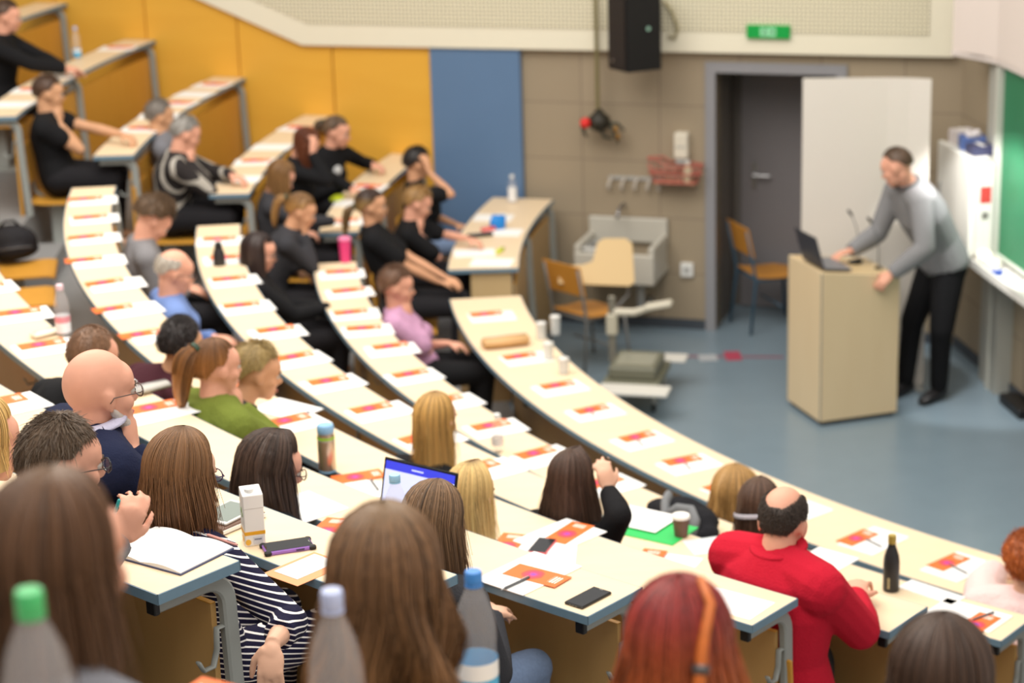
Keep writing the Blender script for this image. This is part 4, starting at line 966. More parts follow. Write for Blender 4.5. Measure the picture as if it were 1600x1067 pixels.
# grey beard of the bald man
_p, _H, _J, _a = PEOPLE[19]
b = MB(); b.ell(_H(0, .062, -.098), (.042, .036, .030), _H.m, 16, 10)
for s_ in (-1, 1): b.cap_tube(_H(s_*.064, .012, -.050), _H(s_*.034, .060, -.100), .012, .024, 10)
fused_obj('beard', b, .006, mat('grey_beard', (190, 182, 174), .9, noise=.15, scale=120, bump=.4), _p, 2)
# ------------------------------------------------------------------ things on the stage and on its walls
STEEL = mat('brushed_steel', (170, 170, 172), .35, .9); WPL = mat('white_plastic', (236, 236, 232), .4); GPL = mat('light_grey_plastic', (176, 176, 172), .45)
# lectern with sloping top (front to the left, lecturer behind it on the right)
LA = np.array([2.11, 14.19]); LB = np.array([1.94, 14.69]); ex_ = np.array([.955, .30]); ey_ = np.array([-.322, .947])   # ex: towards the lecturer, ey: along the front
lz = math.atan2(ex_[1], ex_[0])
lect = thing('lectern', 'pale wooden lectern with sloping top, standing before the white panel', 'lectern', (LA[0], LA[1], 0), lz)
def lslab(name, pts, d, m, mb=None):
    q = MB(); q.prism(pts, d); return obj(name, q, m, lect, bevel=.002)
LW, LD = .53, .59
ML = wood_mat('pale_lectern_veneer', (232, 210, 172), (224, 200, 160), .45, (3, 3, .5), 2.5)
lslab('front_panel', [(0, 0, .035), (0, LW, .035), (0, LW, 1.10), (0, 0, 1.10)], (.02, 0, 0), ML)
for nm_, y in (('side_panel', 0), ('side_panel', LW-.02)):
    lslab(nm_, [(.02, y, .035), (LD, y, .035), (LD, y, 1.02), (.02, y, 1.10)], (0, .02, 0), ML)
lslab('sloping_top', [(.02, .02, 1.075), (LD, .02, 1.0), (LD, .02, 1.018), (.02, .02, 1.093)], (0, LW-.04, 0), wood_mat('lectern_top_veneer', (222, 196, 150), (212, 184, 136), .4, (3, 9, 3), 3))
lslab('inner_shelf', [(.02, .02, .55), (LD-.03, .02, .55), (LD-.03, .02, .57), (.02, .02, .57)], (0, LW-.04, 0), ML)
q = MB(); q.box((LD/2, LW/2, .018), (LD-.04, LW-.04, .036)); obj('plinth', q, mat('dark_plinth', (70, 74, 78), .5), lect)
q = MB()
for y in (0, LW): q.box((.001, y+(.001 if y == 0 else -.001), .57), (.006, .006, 1.06))
obj('corner_strip', q, mat('grey_strip', (150, 150, 142), .4), lect)
SLOPE = math.atan2(-.075, LD-.02)
def on_lect(x, y): return np.array([x, y, 1.094+math.tan(SLOPE)*(x-.02)])
def lw(x, y, z): return (LA[0]+ex_[0]*x+ey_[0]*y, LA[1]+ex_[1]*x+ey_[1]*y, z)
RS = np.array(Matrix.Rotation(-SLOPE, 3, 'Y'))
# laptop on the lectern
p = on_lect(.05, .17); lt = thing('laptop', 'dark laptop standing open on the lectern', 'laptop', lw(p[0], p[1]+.06, p[2]+.004), lz)
q = MB(); q.rbox((.11, .0, .004), (.20, .34, .016), .003, RS); obj('keyboard_base', q, mat('laptop_silver', (120, 122, 128), .4), lt)
q = MB(); rt2 = np.array(Matrix.Rotation(R(-16), 3, 'Y')); q.rbox((-.03, 0, .125), (.008, .34, .24), .003, rt2); scn = obj('lid', q, mat('laptop_dark_lid', (58, 60, 70), .4), lt)
q = MB(); q.box((-.0245, 0, .127), (.001, .31, .20), rt2); obj('screen', q, mat('lectern_screen', (150, 160, 180), .3, emit=.4), scn)
p = on_lect(.42, .33); t = thing('computer_mouse', 'black computer mouse under the lecturer\'s hand', 'mouse', lw(p[0], p[1], p[2]), lz)
q = MB(); q.ell((0, 0, .012), (.055, .032, .02), None, 14, 8); obj('shell', q, M_BLACK, t, smooth=True); q = MB(); q.cap_tube((-.03, 0, .029), (-.018, 0, .031), .004, .004, 8); obj('wheel', q, GPL, t)
for k_, (x, y) in enumerate(((.50, .43), (.53, .20))):
    p = on_lect(x, y); t = thing('gooseneck_microphone', 'thin gooseneck microphone on the lectern, '+('behind the lecturer\'s hand' if k_ == 0 else 'between the lecturer\'s arms'), 'microphone', lw(*p), lz)
    q = MB(); q.lathe([(.03, 0), (.03, .006), (.012, .014)], n=14); obj('base', q, M_BLACK, t)
    q = MB(); q.loft([(0, 0, .01), (0, 0, .15), (-.02, .01, .25), (-.05, .02, .33)], [.004]*4, 8); obj('neck', q, mat('grey_gooseneck', (110, 112, 112), .4), t, smooth=True)
    q = MB(); q.cap_tube((-.05, .02, .33), (-.07, .03, .36), .009, .010, 8); obj('capsule', q, M_BLACK, t, smooth=True)

# white free-standing panel
wp = thing('white_panel', 'tall white free-standing panel behind the lectern', 'panel', (2.54, 15.10, 0), R(-2.5))
q = MB()
prof = [(-.44, .04), (.15, .0), (.30, -.03), (.44, -.085)]
q.prism([(x, y, .02) for x, y in prof]+[(x, y+.022, .02) for x, y in reversed(prof)], (0, 0, 2.235)); obj('board', q, mat('panel_white', (226, 220, 211), .5, noise=.01, scale=4), wp)
for x, y in ((-.40, .05), (.40, -.05)): q = MB(); q.box((x, y+.03, .009), (.05, .36, .018)); obj('foot', q, GPL, wp)
for x, y in ((-.41, .078), (.30, .01)): q = MB(); q.box((x, y, 1.12), (.03, .03, 2.2)); obj('post', q, GPL, wp)

# wall cabinet and its clutter, chalkboard
cab = thing('wall_cabinet', 'white wall cabinet with projecting door, behind the lecturer', 'cabinet', Fw(.78, 1.0, .02))
q = MB(); fbox(q, .46, 1.12, 1.02, 1.04, .14, .285); fbox(q, .46, 1.12, 1.68, 1.70, .14, .285); fbox(q, .46, .48, 1.02, 1.70, .14, .285); fbox(q, 1.10, 1.12, 1.02, 1.70, .14, .285); fbox(q, .46, 1.12, 1.02, 1.70, .135, .15)
cs = obj('carcass', q, mat('cabinet_white', (226, 224, 216), .5), cab, world=True)
q = MB(); fbox(q, .45, 1.14, 1.01, 1.71, .285, .325); dr_ = obj('door', q, mat('cabinet_door_white', (240, 238, 230), .45), cab, world=True, bevel=.004)
q = MB(); q.cap_tube(Fw(.55, 1.30, .34), Fw(.55, 1.42, .34), .008, .008, 8); obj('handle', q, STEEL, dr_, world=True)
q = MB(); q.box(Fw(1.122, 1.45, .20), (.002, .08, .12), FROT); st = obj('sticker', q, mat('red_sticker', (190, 66, 60), .6), cab, world=True); st['label'] = 'red sticker on the cabinet side'
q = MB(); q.box(Fw(1.122, 1.30, .20), (.002, .05, .05), FROT); obj('socket', q, mat('grey_socket', (120, 118, 112), .6), cab, world=True)
for k_, (v, d, sz, c, nm_) in enumerate((((.55), .17, (.16, .16, .10), (214, 206, 206), 'pale grey box on the wall cabinet, leftmost'), (.73, .17, (.15, .18, .09), (96, 122, 186), 'blue and white box on the wall cabinet'), (.92, .18, (.15, .16, .07), (60, 62, 92), 'dark blue box on the wall cabinet, nearest the post'))):
    t = thing('cardboard_box', nm_, 'box', Fw(v, 1.70, d), math.atan2(FV[1], FV[0])+R((8, -12, 5)[k_]))
    q = MB(); q.rbox((0, 0, sz[2]/2), sz, .004); obj('carton', q, mat('box_%d' % k_, c, .6), t); q = MB(); q.box((0, 0, sz[2]+.001), (sz[0]*.9, .03, .002)); obj('tape', q, M_WHITE, t)
q = MB(); q.loft([Fw(.75, 1.792, .17)+np.array([math.cos(w)*.04, math.sin(w)*.05, .018+.012*math.sin(3*w)]) for w in np.linspace(0, 6.28, 13)], [.018]*13, 8)
t = obj('cloth_bundle', q, mat('white_cloth', (236, 230, 232), .9), smooth=True); tag(t, 'crumpled white cloth on top of the blue box', 'cloth')

cb = thing('chalkboard', 'green sliding chalkboard with grey post at the right edge', 'chalkboard', Fw(1.2, 0, .05))
q = MB(); fbox(q, .84, 1.04, 0, 2.34, .0, .10); obj('post', q, mat('grey_aluminium_post', (172, 172, 164), .4), cb, world=True)
q = MB(); fbox(q, 1.05, 1.10, 0, 2.34, .0, .13); obj('guide_rail', q, mat('pale_rail', (206, 206, 196), .4), cb, world=True)
q = MB(); fbox(q, 1.11, 4.6, 1.02, 2.335, .06, .09); bd = obj('board', q, mat('chalkboard_green', (46, 122, 84), .5, noise=.08, scale=4), cb, world=True)
q = MB(); fbox(q, 1.11, 4.6, 1.0, 1.02, .055, .12); obj('lower_frame', q, mat('pale_rail', (206, 206, 196), .4), bd, world=True)
q = MB(); fbox(q, 1.06, 4.4, .94, .97, .10, .30); fbox(q, 1.06, 4.4, .97, 1.0, .285, .30); obj('chalk_tray', q, M_WHITE, cb, world=True)
q = MB(); fbox(q, 1.0, 1.22, 0, .935, .0, .12); obj('stand_column', q, mat('grey_aluminium_post', (172, 172, 164), .4), cb, world=True)
q = MB(); q.ell(Fw(1.20, 1.015, .22), (.07, .09, .06), None, 14, 10); q.ell(Fw(1.32, 1.0, .2), (.06, .08, .045), None, 12, 8); t = obj('cleaning_rag', q, mat('cream_rag', (240, 234, 220), .9, bump=.4, scale=30), smooth=True); tag(t, 'crumpled cream rag at the end of the chalk tray', 'cloth')
t = thing('marker_box', 'small blue box beside the rag on the chalk tray', 'box', Fw(1.5, .9705, .24), .3); q = MB(); q.rbox((0, 0, .02), (.07, .05, .04), .003); obj('carton', q, mat('royal_blue', (52, 88, 190), .5), t); q = MB(); q.box((0, 0, .041), (.05, .02, .002)); obj('label_strip', q, M_WHITE, t)
t = thing('floor_box', 'black box lying on the floor at the right edge', 'box', at_z(1600, 633, 0), math.atan2(FV[1], FV[0])); q = MB(); q.rbox((0.1, 0, .035), (.4, .3, .07), .006); obj('case', q, M_BLACK, t); q = MB(); q.loft([(0, -.02, .07), (.02, -.02, .085), (.12, -.02, .085), (.14, -.02, .07)], [.006]*4, 8); obj('grip', q, M_BLACK, t)
# projection screen case hanging high at the right
t = thing('projection_screen', 'pale hanging projection screen in the upper right corner', 'screen', at_z(1545, 97, 2.36))
pa, pb = at_z(1490, 86, 2.36), at_z(1600, 109, 2.36); dv = nrm(pb-pa); nv = np.array([-dv[1], dv[0], 0])*-1
q = MB(); pe = pa+dv*.46; pf = pe+FV*3.5; zz = np.array([0, 0, 1.0]); P3 = [pa, pe, pf]; B3 = [pf-FN*.012, pe-FN*.012, pa+nv*.012]
if True:
    base_ = [p_+zz*.03 for p_ in P3+B3]; q.prism(base_, (0, 0, 2.1))
obj('screen_cloth', q, mat('screen_cloth', (226, 214, 206), .7), t, world=True)
q = MB(); q.prism([pa, pe, pf, pf-FN*.02, pe-FN*.02, pa+nv*.02], (0, 0, .035)); obj('bottom_bar', q, mat('screen_bar', (222, 212, 206), .5), t, world=True)

# loudspeaker on the bulkhead
sp_ = thing('loudspeaker', 'black loudspeaker hanging before the cream bulkhead', 'loudspeaker', W(.87, 2.16, .42), math.atan2(WU[1], WU[0])+R(4))
q = MB(); o2 = [(-.19, -.02), (-.02, -.20), (.19, -.03), (.13, .16), (-.13, .16)]
q.prism([(x*1.08, y*1.08, 0) for x, y in o2], (0, 0, .58)); obj('cabinet', q, M_BLACK, sp_, bevel=.008)
q = MB(); q.prism([(-.194, -.045, .03), (-.036, -.212, .03), (-.036, -.212, .55), (-.194, -.045, .55)], (-.004, -.004, 0)); g_ = obj('grille', q, mat('dark_brown_grille', (38, 30, 26), .7, bump=.3, scale=300), sp_)
q = MB(); q.lathe([(.012, 0), (.012, .004)], (-.155, -.097, .075), 14, axis=(-.72, -.69, 0)); obj('badge', q, STEEL, g_)
q = MB(); q.lathe([(.016, 0), (.016, .004)], (.122, -.118, .32), 14, axis=(.63, -.77, 0)); obj('emblem', q, mat('pale_green_emblem', (150, 190, 170), .4), sp_)
q = MB(); q.box((0, .22, .30), (.05, .16, .05)); q.box((0, .30, .30), (.16, .03, .22)); obj('wall_bracket', q, mat('dark_bracket', (60, 60, 60), .5), sp_)
q = MB(); q.prism([(x*1.05, y*1.05, .581) for x, y in o2], (0, 0, .012)); obj('top_plate', q, mat('grey_top_plate', (140, 132, 122), .5), sp_)
q = MB(); q.loft([W(1.02, 2.62, .1), W(1.09, 2.55, .13), W(1.13, 2.42, .12), W(1.10, 2.34, .1), W(1.05, 2.36, .10)], [.013]*5, 8); t = obj('cable_loop', q, mat('beige_cable', (170, 160, 126), .6), smooth=True); tag(t, 'beige cable loop on the bulkhead right of the loudspeaker', 'cable')
# exit sign: green, running man and arrow fields
es = thing('exit_sign', 'green emergency exit sign on the cream bulkhead', 'sign', W(1.825, 2.36, .092))
q = MB(); wbox(q, 1.66, 1.99, 2.355, 2.455, .09, .12); hb = obj('housing', q, mat('exit_green', (0, 150, 62), .5, emit=.15), es, world=True, bevel=.003)
q = MB(); wbox(q, 1.765, 1.885, 2.372, 2.438, .1205, .122); obj('door_pictogram', q, mat('exit_pale', (140, 206, 160), .5, emit=.2), hb, world=True)
q = MB(); c_ = [W(1.80, 2.425, .123), W(1.797, 2.405, .123), W(1.79, 2.385, .123)]
q.ell(W(1.806, 2.430, .123), (.006, .004, .006), None, 8, 6); q.loft(c_, [.004, .005, .003], 6); q.loft([W(1.797, 2.40, .123), W(1.812, 2.39, .123), W(1.808, 2.376, .123)], [.003]*3, 6); q.loft([W(1.80, 2.415, .123), W(1.815, 2.41, .123)], [.003]*2, 6)
q.prism([W(1.84, 2.398, .1225), W(1.86, 2.398, .1225), W(1.86, 2.388, .1225), W(1.876, 2.405, .1225), W(1.86, 2.422, .1225), W(1.86, 2.412, .1225), W(1.84, 2.412, .1225)], WN*.001)
obj('running_figure', q, mat('exit_green_mark', (0, 120, 52), .5), hb, world=True)

# suspended cable with the red ball
t = thing('cable_pendant', 'dark pendant on a hanging cord with a bright red ball', 'pendant', W(.50, 1.68, .16))
q = MB(); q.loft([W(.50, 3.4, .16), W(.50, 1.78, .16)], [.016]*2, 8); obj('cord', q, mat('olive_cord', (126, 116, 78), .6), t, world=True)
q = MB(); q.lathe([(.02, .10), (.05, .06), (.085, .03), (.09, -.03), (.06, -.06), (.02, -.08)], W(.51, 1.69, .16), 16); obj('holder', q, mat('dark_holder', (44, 40, 30), .5), t, world=True, smooth=True)
q = MB(); q.ell(W(.42, 1.69, .24), (.042,)*3, None, 16, 12); b_o = obj('ball', q, mat('red_ball', (226, 44, 40), .35), t, world=True, smooth=True)
for u0, z0, u1, z1, u2, z2 in ((.45, 1.71, .37, 1.70, .36, 1.62), (.55, 1.68, .66, 1.68, .70, 1.62), (.40, 1.66, .385, 1.60, .40, 1.56), (.60, 1.66, .63, 1.60, .655, 1.52), (.52, 1.63, .55, 1.57, .60, 1.55)):
    q = MB(); q.loft([W(u0, z0, .16), W(u1, z1, .17), W(u2, z2, .13)], [.013, .012, .009], 8); obj('clamp', q, mat('dark_green_clamp', (64, 66, 54), .5), t, world=True, smooth=True)
q = MB(); q.ell(W(.645, 1.635, .17), (.02, .015, .026), None, 10, 8); q.ell(W(.66, 1.575, .16), (.016, .014, .03), None, 10, 8); obj('brass_fittings', q, mat('old_brass', (168, 124, 62), .4, .5), t, world=True, smooth=True)

# dispenser, wire basket, hook rail, socket
t = thing('soap_dispenser', 'white dispenser on the tiled wall above the wire basket', 'dispenser', W(1.14, 1.44, 0))
q = MB(); wbox(q, 1.085, 1.195, 1.40, 1.60, 0, .09); obj('housing', q, mat('off_white_plastic', (226, 218, 200), .45), t, world=True, bevel=.012)
q = MB(); wbox(q, 1.10, 1.18, 1.36, 1.395, .02, .08); obj('nozzle', q, GPL, t, world=True); q = MB(); wbox(q, 1.10, 1.18, 1.49, 1.50, .09, .094); obj('window', q, GPL, t, world=True)
t = thing('wire_basket', 'reddish wire basket with cream bottle on the tiled wall', 'basket', W(1.10, 1.25, .08)); q = MB()
for z, m_ in ((1.22, .8), (1.29, .95), (1.36, 1.0)):
    P_ = [W(1.10+.22*m_*math.cos(w), z+(.04 if math.cos(w) < -.3 else 0)*(z > 1.3), .10+.08*m_*math.sin(w)) for w in np.linspace(0, 2*PI, 25)]; q.loft(P_, [.008]*25, 6, cap=False)
for w in np.linspace(0, 2*PI, 17)[:-1]: q.loft([W(1.10+.176*math.cos(w), 1.22, .10+.064*math.sin(w)), W(1.10+.22*math.cos(w), 1.36, .10+.08*math.sin(w))], [.004]*2, 6)
obj('wires', q, mat('faded_red_wire', (186, 104, 90), .5), t, world=True, smooth=True)
q = MB(); fl_ = [W(.95+.03*k2, 1.215, .045+.0*k2) for k2 in range(2)]; wbox(q, .94, 1.26, 1.212, 1.222, .045, .155); obj('base_tray', q, mat('faded_red_tray', (196, 128, 104), .6), t, world=True)
t = thing('plastic_bottle', 'cream bottle standing in the reddish wire basket', 'bottle', W(1.20, 1.222, .1)); q = MB(); q.lathe([(.035, 0), (.038, .02), (.036, .1), (.015, .13), (.013, .15)], n=16); obj('body', q, mat('cream_bottle', (214, 202, 170), .5), t, smooth=True, auto=50); q = MB(); q.lathe([(.016, .148), (.016, .17)], n=12); obj('cap', q, WPL, t)
t = thing('hook_rail', 'rail of pale hooks on the tiled wall above the sink', 'hook rail', W(.75, 1.2, 0)); q = MB(); wbox(q, .54, .98, 1.20, 1.225, 0, .015); obj('rail', q, GPL, t, world=True)
for u in (.555, .66, .765, .87, .96):
    q = MB(); q.loft([W(u+.02, 1.215, .015), W(u+.01, 1.20, .055), W(u-.005, 1.165, .06), W(u-.008, 1.14, .045), W(u-.004, 1.125, .05)], [.010, .011, .013, .017, .012], 8); obj('hook', q, mat('pale_hook', (196, 188, 176), .4), t, world=True, smooth=True)
t = thing('wall_socket', 'white square socket on the wall left of the door', 'socket', W(1.17, .49, 0)); q = MB(); wbox(q, 1.12, 1.22, .435, .545, 0, .03); obj('plate', q, WPL, t, world=True, bevel=.004); q = MB(); q.lathe([(.026, 0), (.024, .003)], W(1.17, .49, .031), 16, axis=tuple(WN)); obj('insert', q, GPL, t, world=True)

# wash trough
t = thing('wash_basin', 'large pale wash basin on the tiled wall behind the tablet chair', 'basin', W(.70, .5, .25))
q = MB(); BZ = .86
def wr(u0, u1, d0, d1, z0, z1): return wbox(q, u0, u1, z0, z1, d0, d1)
wr(.38, 1.02, .006, .05, .70, BZ+.04); wr(.38, .43, .05, .50, .52, BZ-.08); wr(.97, 1.02, .05, .50, .52, BZ-.08); wr(.38, 1.02, .46, .51, .48, BZ-.14); wr(.38, 1.02, .006, .5, .48, .53)
obj('bowl', q, mat('stoneware', (196, 192, 180), .3), t, world=True, bevel=.012)
q = MB(); wbox(q, .55, .85, .515, .54, .12, .4); obj('drain_grid', q, mat('dark_drain', (80, 80, 76), .4), t, world=True)
q = MB(); q.loft([W(.86, .48, .30), W(.86, .26, .30), W(.88, .22, .16), W(.88, .24, .04)], [.035, .03, .03, .03], 10); obj('waste_pipe', q, GPL, t, world=True, smooth=True)
q = MB(); q.loft([W(.66, 1.0, .006), W(.66, 1.0, .14), W(.66, .97, .2), W(.66, .93, .21)], [.014]*4, 8); obj('tap', q, STEEL, t, world=True, smooth=True)
t = thing('plastic_crate', 'small grey crate standing in the wash basin', 'crate', W(.47, .53, .30)); q = MB(); wbox(q, .44, .64, .53, .55, .16, .44); wbox(q, .44, .455, .53, .74, .16, .44); wbox(q, .625, .64, .53, .74, .16, .44); wbox(q, .44, .64, .53, .74, .16, .175); wbox(q, .44, .64, .53, .74, .425, .44); obj('tub', q, GPL, t, world=True); q = MB(); wbox(q, .435, .645, .73, .745, .42, .445); obj('rim', q, WPL, t, world=True)

# chairs
def ply_chair(name, label, loc, rot, legcol, tablet=False):
    t = thing(name, label, 'chair', loc, rot); PLY = mat('orange_plywood', (206, 142, 58), .45, noise=.08, scale=6)
    q = MB(); V = []; n = 9
    for k2 in range(n):
        y = -.21+.42*k2/(n-1); V.append((y, .45+.02*(y/.21)**2 if y < 0 else .45-.015*(y/.21)**2*0-.02*max(0, (y-.1)/.11)))
    q.prism([(-.2, y, z) for y, z in V]+[(-.2, y, z-.014) for y, z in reversed(V)], (.40, 0, 0)); obj('seat', q, PLY, t, bevel=.004)
    q = MB(); q.prism([(-.2, -.235, .62), (.2, -.235, .62), (.2, -.29, .86), (-.2, -.29, .86)], (0, -.014, 0)); obj('backrest', q, PLY, t, bevel=.005)
    lm = mat('chair_frame_%d' % legcol[0], legcol, .4)
    for s in (-1, 1):
        q = MB(); q.loft([(s*.18, .17, .44), (s*.19, .20, .2), (s*.20, .22, .0)], [.012]*3, 8); obj('leg', q, lm, t, smooth=True)
        q = MB(); q.loft([(s*.18, -.30, .84), (s*.18, -.24, .55), (s*.18, -.22, .43), (s*.20, -.27, .0)], [.012]*4, 8); obj('leg', q, lm, t, smooth=True)
    q = MB(); q.loft([(-.18, .15, .43), (-.18, -.2, .43), (.18, -.2, .43), (.18, .15, .43)], [.011]*4, 8); q.loft([(-.19, -.0, .2), (.19, 0, .2)], [.008]*2, 6); obj('seat_frame', q, lm, t, smooth=True)
    if tablet:
        q = MB(); pts = [(-.30, -.16), (.0, -.16), (.06, -.05), (.06, .13), (.02, .17), (-.30, .17)]
        pts = [(-.26, -.02), (-.26, .10), (.27, .10), (.29, .08), (.29, -.18), (.26, -.21), (.06, -.21), (.0, -.19), (-.05, -.05), (-.08, -.02)]
        rr3 = Matrix.Rotation(R(-58), 3, 'X')
        V = [np.array(rr3 @ Vector((x, -y, 0))) for x, y in pts]; V = [v+np.array([.02, .26, .68]) for v in V]
        pix = [(873, 416), (912, 413), (926, 408), (934, 378), (944, 372), (978, 372), (988, 380), (992, 440), (984, 447), (873, 443)]
        q = MB(); pl_ = (0, 15.55, .8); pn_ = nrm(np.array([.18, -.8, .5]))
        q.prism([at_plane(x, y, pl_, pn_) for x, y in pix], -pn_*.018); tb = obj('writing_tablet', q, mat('beige_tablet', (220, 190, 140), .45), t, bevel=.004, world=True)
        q = MB(); q.loft([(.18, .05, .44), (.2, .2, .55), (.16, .25, .66)], [.012]*3, 8); obj('tablet_arm', q, lm, tb, smooth=True)
    return t
ply_chair('tablet_chair', 'honey plywood chair with beige folding writing tablet before the basin', (.60, 15.75, 0), R(-48), (120, 120, 118), True)
ply_chair('plywood_chair', 'plywood chair with teal legs standing in the doorway', W(1.80, 0, -.24), R(-72), (62, 92, 112))

# overhead projector on a low trolley
t = thing('projector_trolley', 'grey-white wheeled trolley with side flaps, beside the front desk', 'trolley', (.92, 14.86, 0), R(-14))
q = MB(); q.rbox((-.03, 0, .20), (.40, .56, .05), .006); obj('deck', q, mat('greenish_grey', (116, 116, 98), .5), t)
for s, w in ((1, .16), (-1, .20)):
    q = MB(); q.rbox((.02+.02*s*0, s*(.30+w/2), .215), (.50, w, .022), .004); obj('flap', q, mat('flap_white', (222, 220, 212), .45), t)
for x in (-.17, .13):
    for y in (-.22, .22):
        q = MB(); q.loft([(x, y, .18), (x, y, .06)], [.014]*2, 8); lg = obj('leg', q, GPL, t); q = MB(); q.lathe([(.03, -.012), (.034, 0), (.03, .012)], (x, y, .034), 14, axis=(1, 0, 0)); obj('castor', q, M_BLACK, lg, smooth=True)
t = thing('overhead_projector', 'overhead projector with tall post and pale arm on the trolley', 'projector', (.92, 14.86, .2253), R(-14))
q = MB(); q.rbox((-.03, 0, .045), (.34, .42, .09), .012); hb = obj('housing', q, mat('projector_grey', (112, 112, 96), .5), t); q = MB(); q.box((-.03, 0, .0915), (.27, .28, .003)); obj('glass_stage', q, mat('fresnel_glass', (150, 150, 134), .15), hb)
q = MB(); q.rbox((-.25, .22, .24), (.05, .04, .50), .006); obj('post', q, mat('post_grey', (140, 136, 124), .4, .3), t)
q = MB(); q.rbox((-.25, .22, .28), (.08, .07, .16), .01); obj('focus_carriage', q, mat('carriage_cream', (196, 190, 170), .5), t)
q = MB(); q.loft([(-.23, .22, .37), (-.08, .20, .38), (.05, .18, .43)], [(.03, .03), (.03, .028), (.025, .022)], 8); q.rbox((.10, .17, .45), (.20, .10, .035), .008, np.array(Matrix.Rotation(R(-12), 3, 'Y'))); obj('head_arm', q, mat('arm_cream', (212, 206, 188), .5), t, smooth=False)

# floor markings
q = MB(); a_, b_2 = at_z(960, 556, 0), at_z(1224, 558, 0); d_ = nrm(b_2-a_); n_ = np.array([-d_[1], d_[0], 0]); q.prism([a_-n_*.02, b_2-n_*.02, b_2+n_*.02, a_+n_*.02], (0, 0, .002)); t = obj('floor_tape', q, mat('dull_red_tape', (140, 84, 100), .6)); tag(t, 'dull red tape line across the blue floor', 'tape')
q = MB(); c_ = at_z(1106, 559, .002); q.box(c_+np.array([0, 0, .001]), (.14, .16, .002)); t = obj('floor_marker', q, mat('pale_marker', (176, 180, 184), .6)); tag(t, 'pale patch stuck on the red tape line', 'marker')
q = MB(); c_ = at_z(1145, 556, .002); q.box(c_+np.array([0, 0, .001]), (.12, .22, .002)); t = obj('floor_marker', q, mat('red_marker', (176, 70, 92), .6)); tag(t, 'red patch on the tape line near the lectern', 'marker')

# ------------------------------------------------------------------ the lecturer
SHIRT = cloth('grey_melange_sweater', (138, 138, 140), .9, 120, .4, .12)
ld = thing('person', 'man in grey sweater and black trousers leaning on the lectern', 'person', (2.93, 14.78, 0), 0)
def L3(x, y, z): return np.array([x-2.93, y-14.78, z])
Hh = Head(L3(2.66, 14.52, 1.745), 62, -24, 4)
facing = nrm(np.array([-.955, -.30, 0]))
sidev = nrm(np.array([-facing[1], facing[0], 0]))    # his left... kept consistent below
pel = L3(3.05, 14.78, 1.02); neck = L3(2.755, 14.585, 1.60)
rgt = nrm(np.cross(facing, [0, 0, 1.0]))             # his right-hand side
shl = [neck-rgt*.185+np.array([0, 0, -.075]), neck+rgt*.185+np.array([0, 0, -.075])]
wrist = [L3(*lw(.585, .06, 1.075)), L3(*lw(.46, .375, 1.10))]
wrist = [L3(2.60, 14.28, 1.06), L3(2.375, 14.63, 1.135)]
J = dict(neck=neck, pelvis=pel, sh=shl, fwd=facing, back=-facing*.03, el=[None, None], wr=wrist, curl=[.7, .4],
         hd=[nrm(np.array([-.7, -.25, -.5])), nrm(np.array([-.9, -.35, -.12]))], hn=[np.array([0, -.6, .8]), np.array([0, 0, 1.0])])
J['el'] = [ik(shl[0], wrist[0], .33, .28, np.array([.6, -.5, -.3])), ik(shl[1], wrist[1], .33, .28, np.array([.5, .5, -.1]))]
hipc = pel-np.array([0, 0, .03])
J['hip'] = [hipc-rgt*.095, hipc+rgt*.095]; J['kn'] = [L3(3.02, 14.62, .54), L3(2.86, 14.86, .54)]; J['an'] = [L3(3.03, 14.70, .085), L3(2.82, 14.85, .085)]
tdir = nrm(np.array([-.75, -.66, 0])); J['toe'] = [tdir, tdir]
figure(ld, J, Hh, dict(male=True, skin='pink', top=SHIRT, legs=BLK, collar=cloth('grey_collar', (96, 96, 98)), loose=.022, wide=1.1, shoes=mat('black_shoe', (28, 26, 28), .4), hair=hs('short', (96, 76, 60), hl=.010, n=1500, nape=112, front=50, side=80), browc=(96, 72, 54)), .011, 1.06, 77)
# ------------------------------------------------------------------ things lying and standing on the desks
def up_rot(i, p, q): return axis_rot(i, p, q)
# phones
def phone(name, label, i, c, p, q, size, col, body_mat, edge=None, h=.009):
    t = thing(name, label, 'phone', on(i, *c), up_rot(i, p, q))
    b = MB(); b.rbox((0, 0, h/2), (size[0], size[1], h), .003 if edge is None else .0035); bd = obj('body', b, body_mat, t)
    b = MB(); b.rbox((0, 0, h+.0003), (size[0]*.955, size[1]*.93, .0008), .0003); s_ = obj('screen', b, mat('phone_glass', (38, 38, 40), .12, spec=.6), t)
    b = MB(); b.cap_tube((size[0]*.44, -.006, h+.0008), (size[0]*.44, .006, h+.0008), .0012, .0012, 6); obj('earpiece', b, GPL, s_)
    return t, bd
t, bd = phone('phone', 'black phone lying near the desk corner, right of the orange leaflet', 4, (919, 936), (893, 949), (943, 923), (.152, .074), None, mat('phone_black', (32, 30, 28), .35))
b = MB()
for y in (-.012, .0, .012): b.box((-.0762, y, .0045), (.001, .006, .003))
obj('ports', b, mat('phone_port', (120, 112, 96), .4), bd)
t, bd = phone('phone', 'phone in purple and black bumper case beside the juice carton', 5, (450, 857), (407, 863), (493, 850), (.150, .078), None, mat('purple_case', (158, 110, 200), .45), edge=1, h=.014)
for x in (-.069, .069):
    for y in (-.034, .034):
        b = MB(); b.rbox((x, y, .0072), (.022, .018, .0155), .004); obj('bumper', b, M_BLACK, bd)
b = MB(); b.rbox((.03, -.0395, .0075), (.026, .003, .005), .001); obj('button', b, mat('case_button', (60, 40, 80), .4), bd)
t, bd = phone('phone', 'dark phone in coral case on the white sheet, left of the cup', 3, (847, 856), (836, 868), (858, 842), (.142, .072), None, mat('coral_case', (226, 104, 110), .45), edge=1, h=.012)
b = MB(); b.rbox((-.0715, 0, .005), (.002, .012, .004), .0005); obj('port', b, M_BLACK, bd)

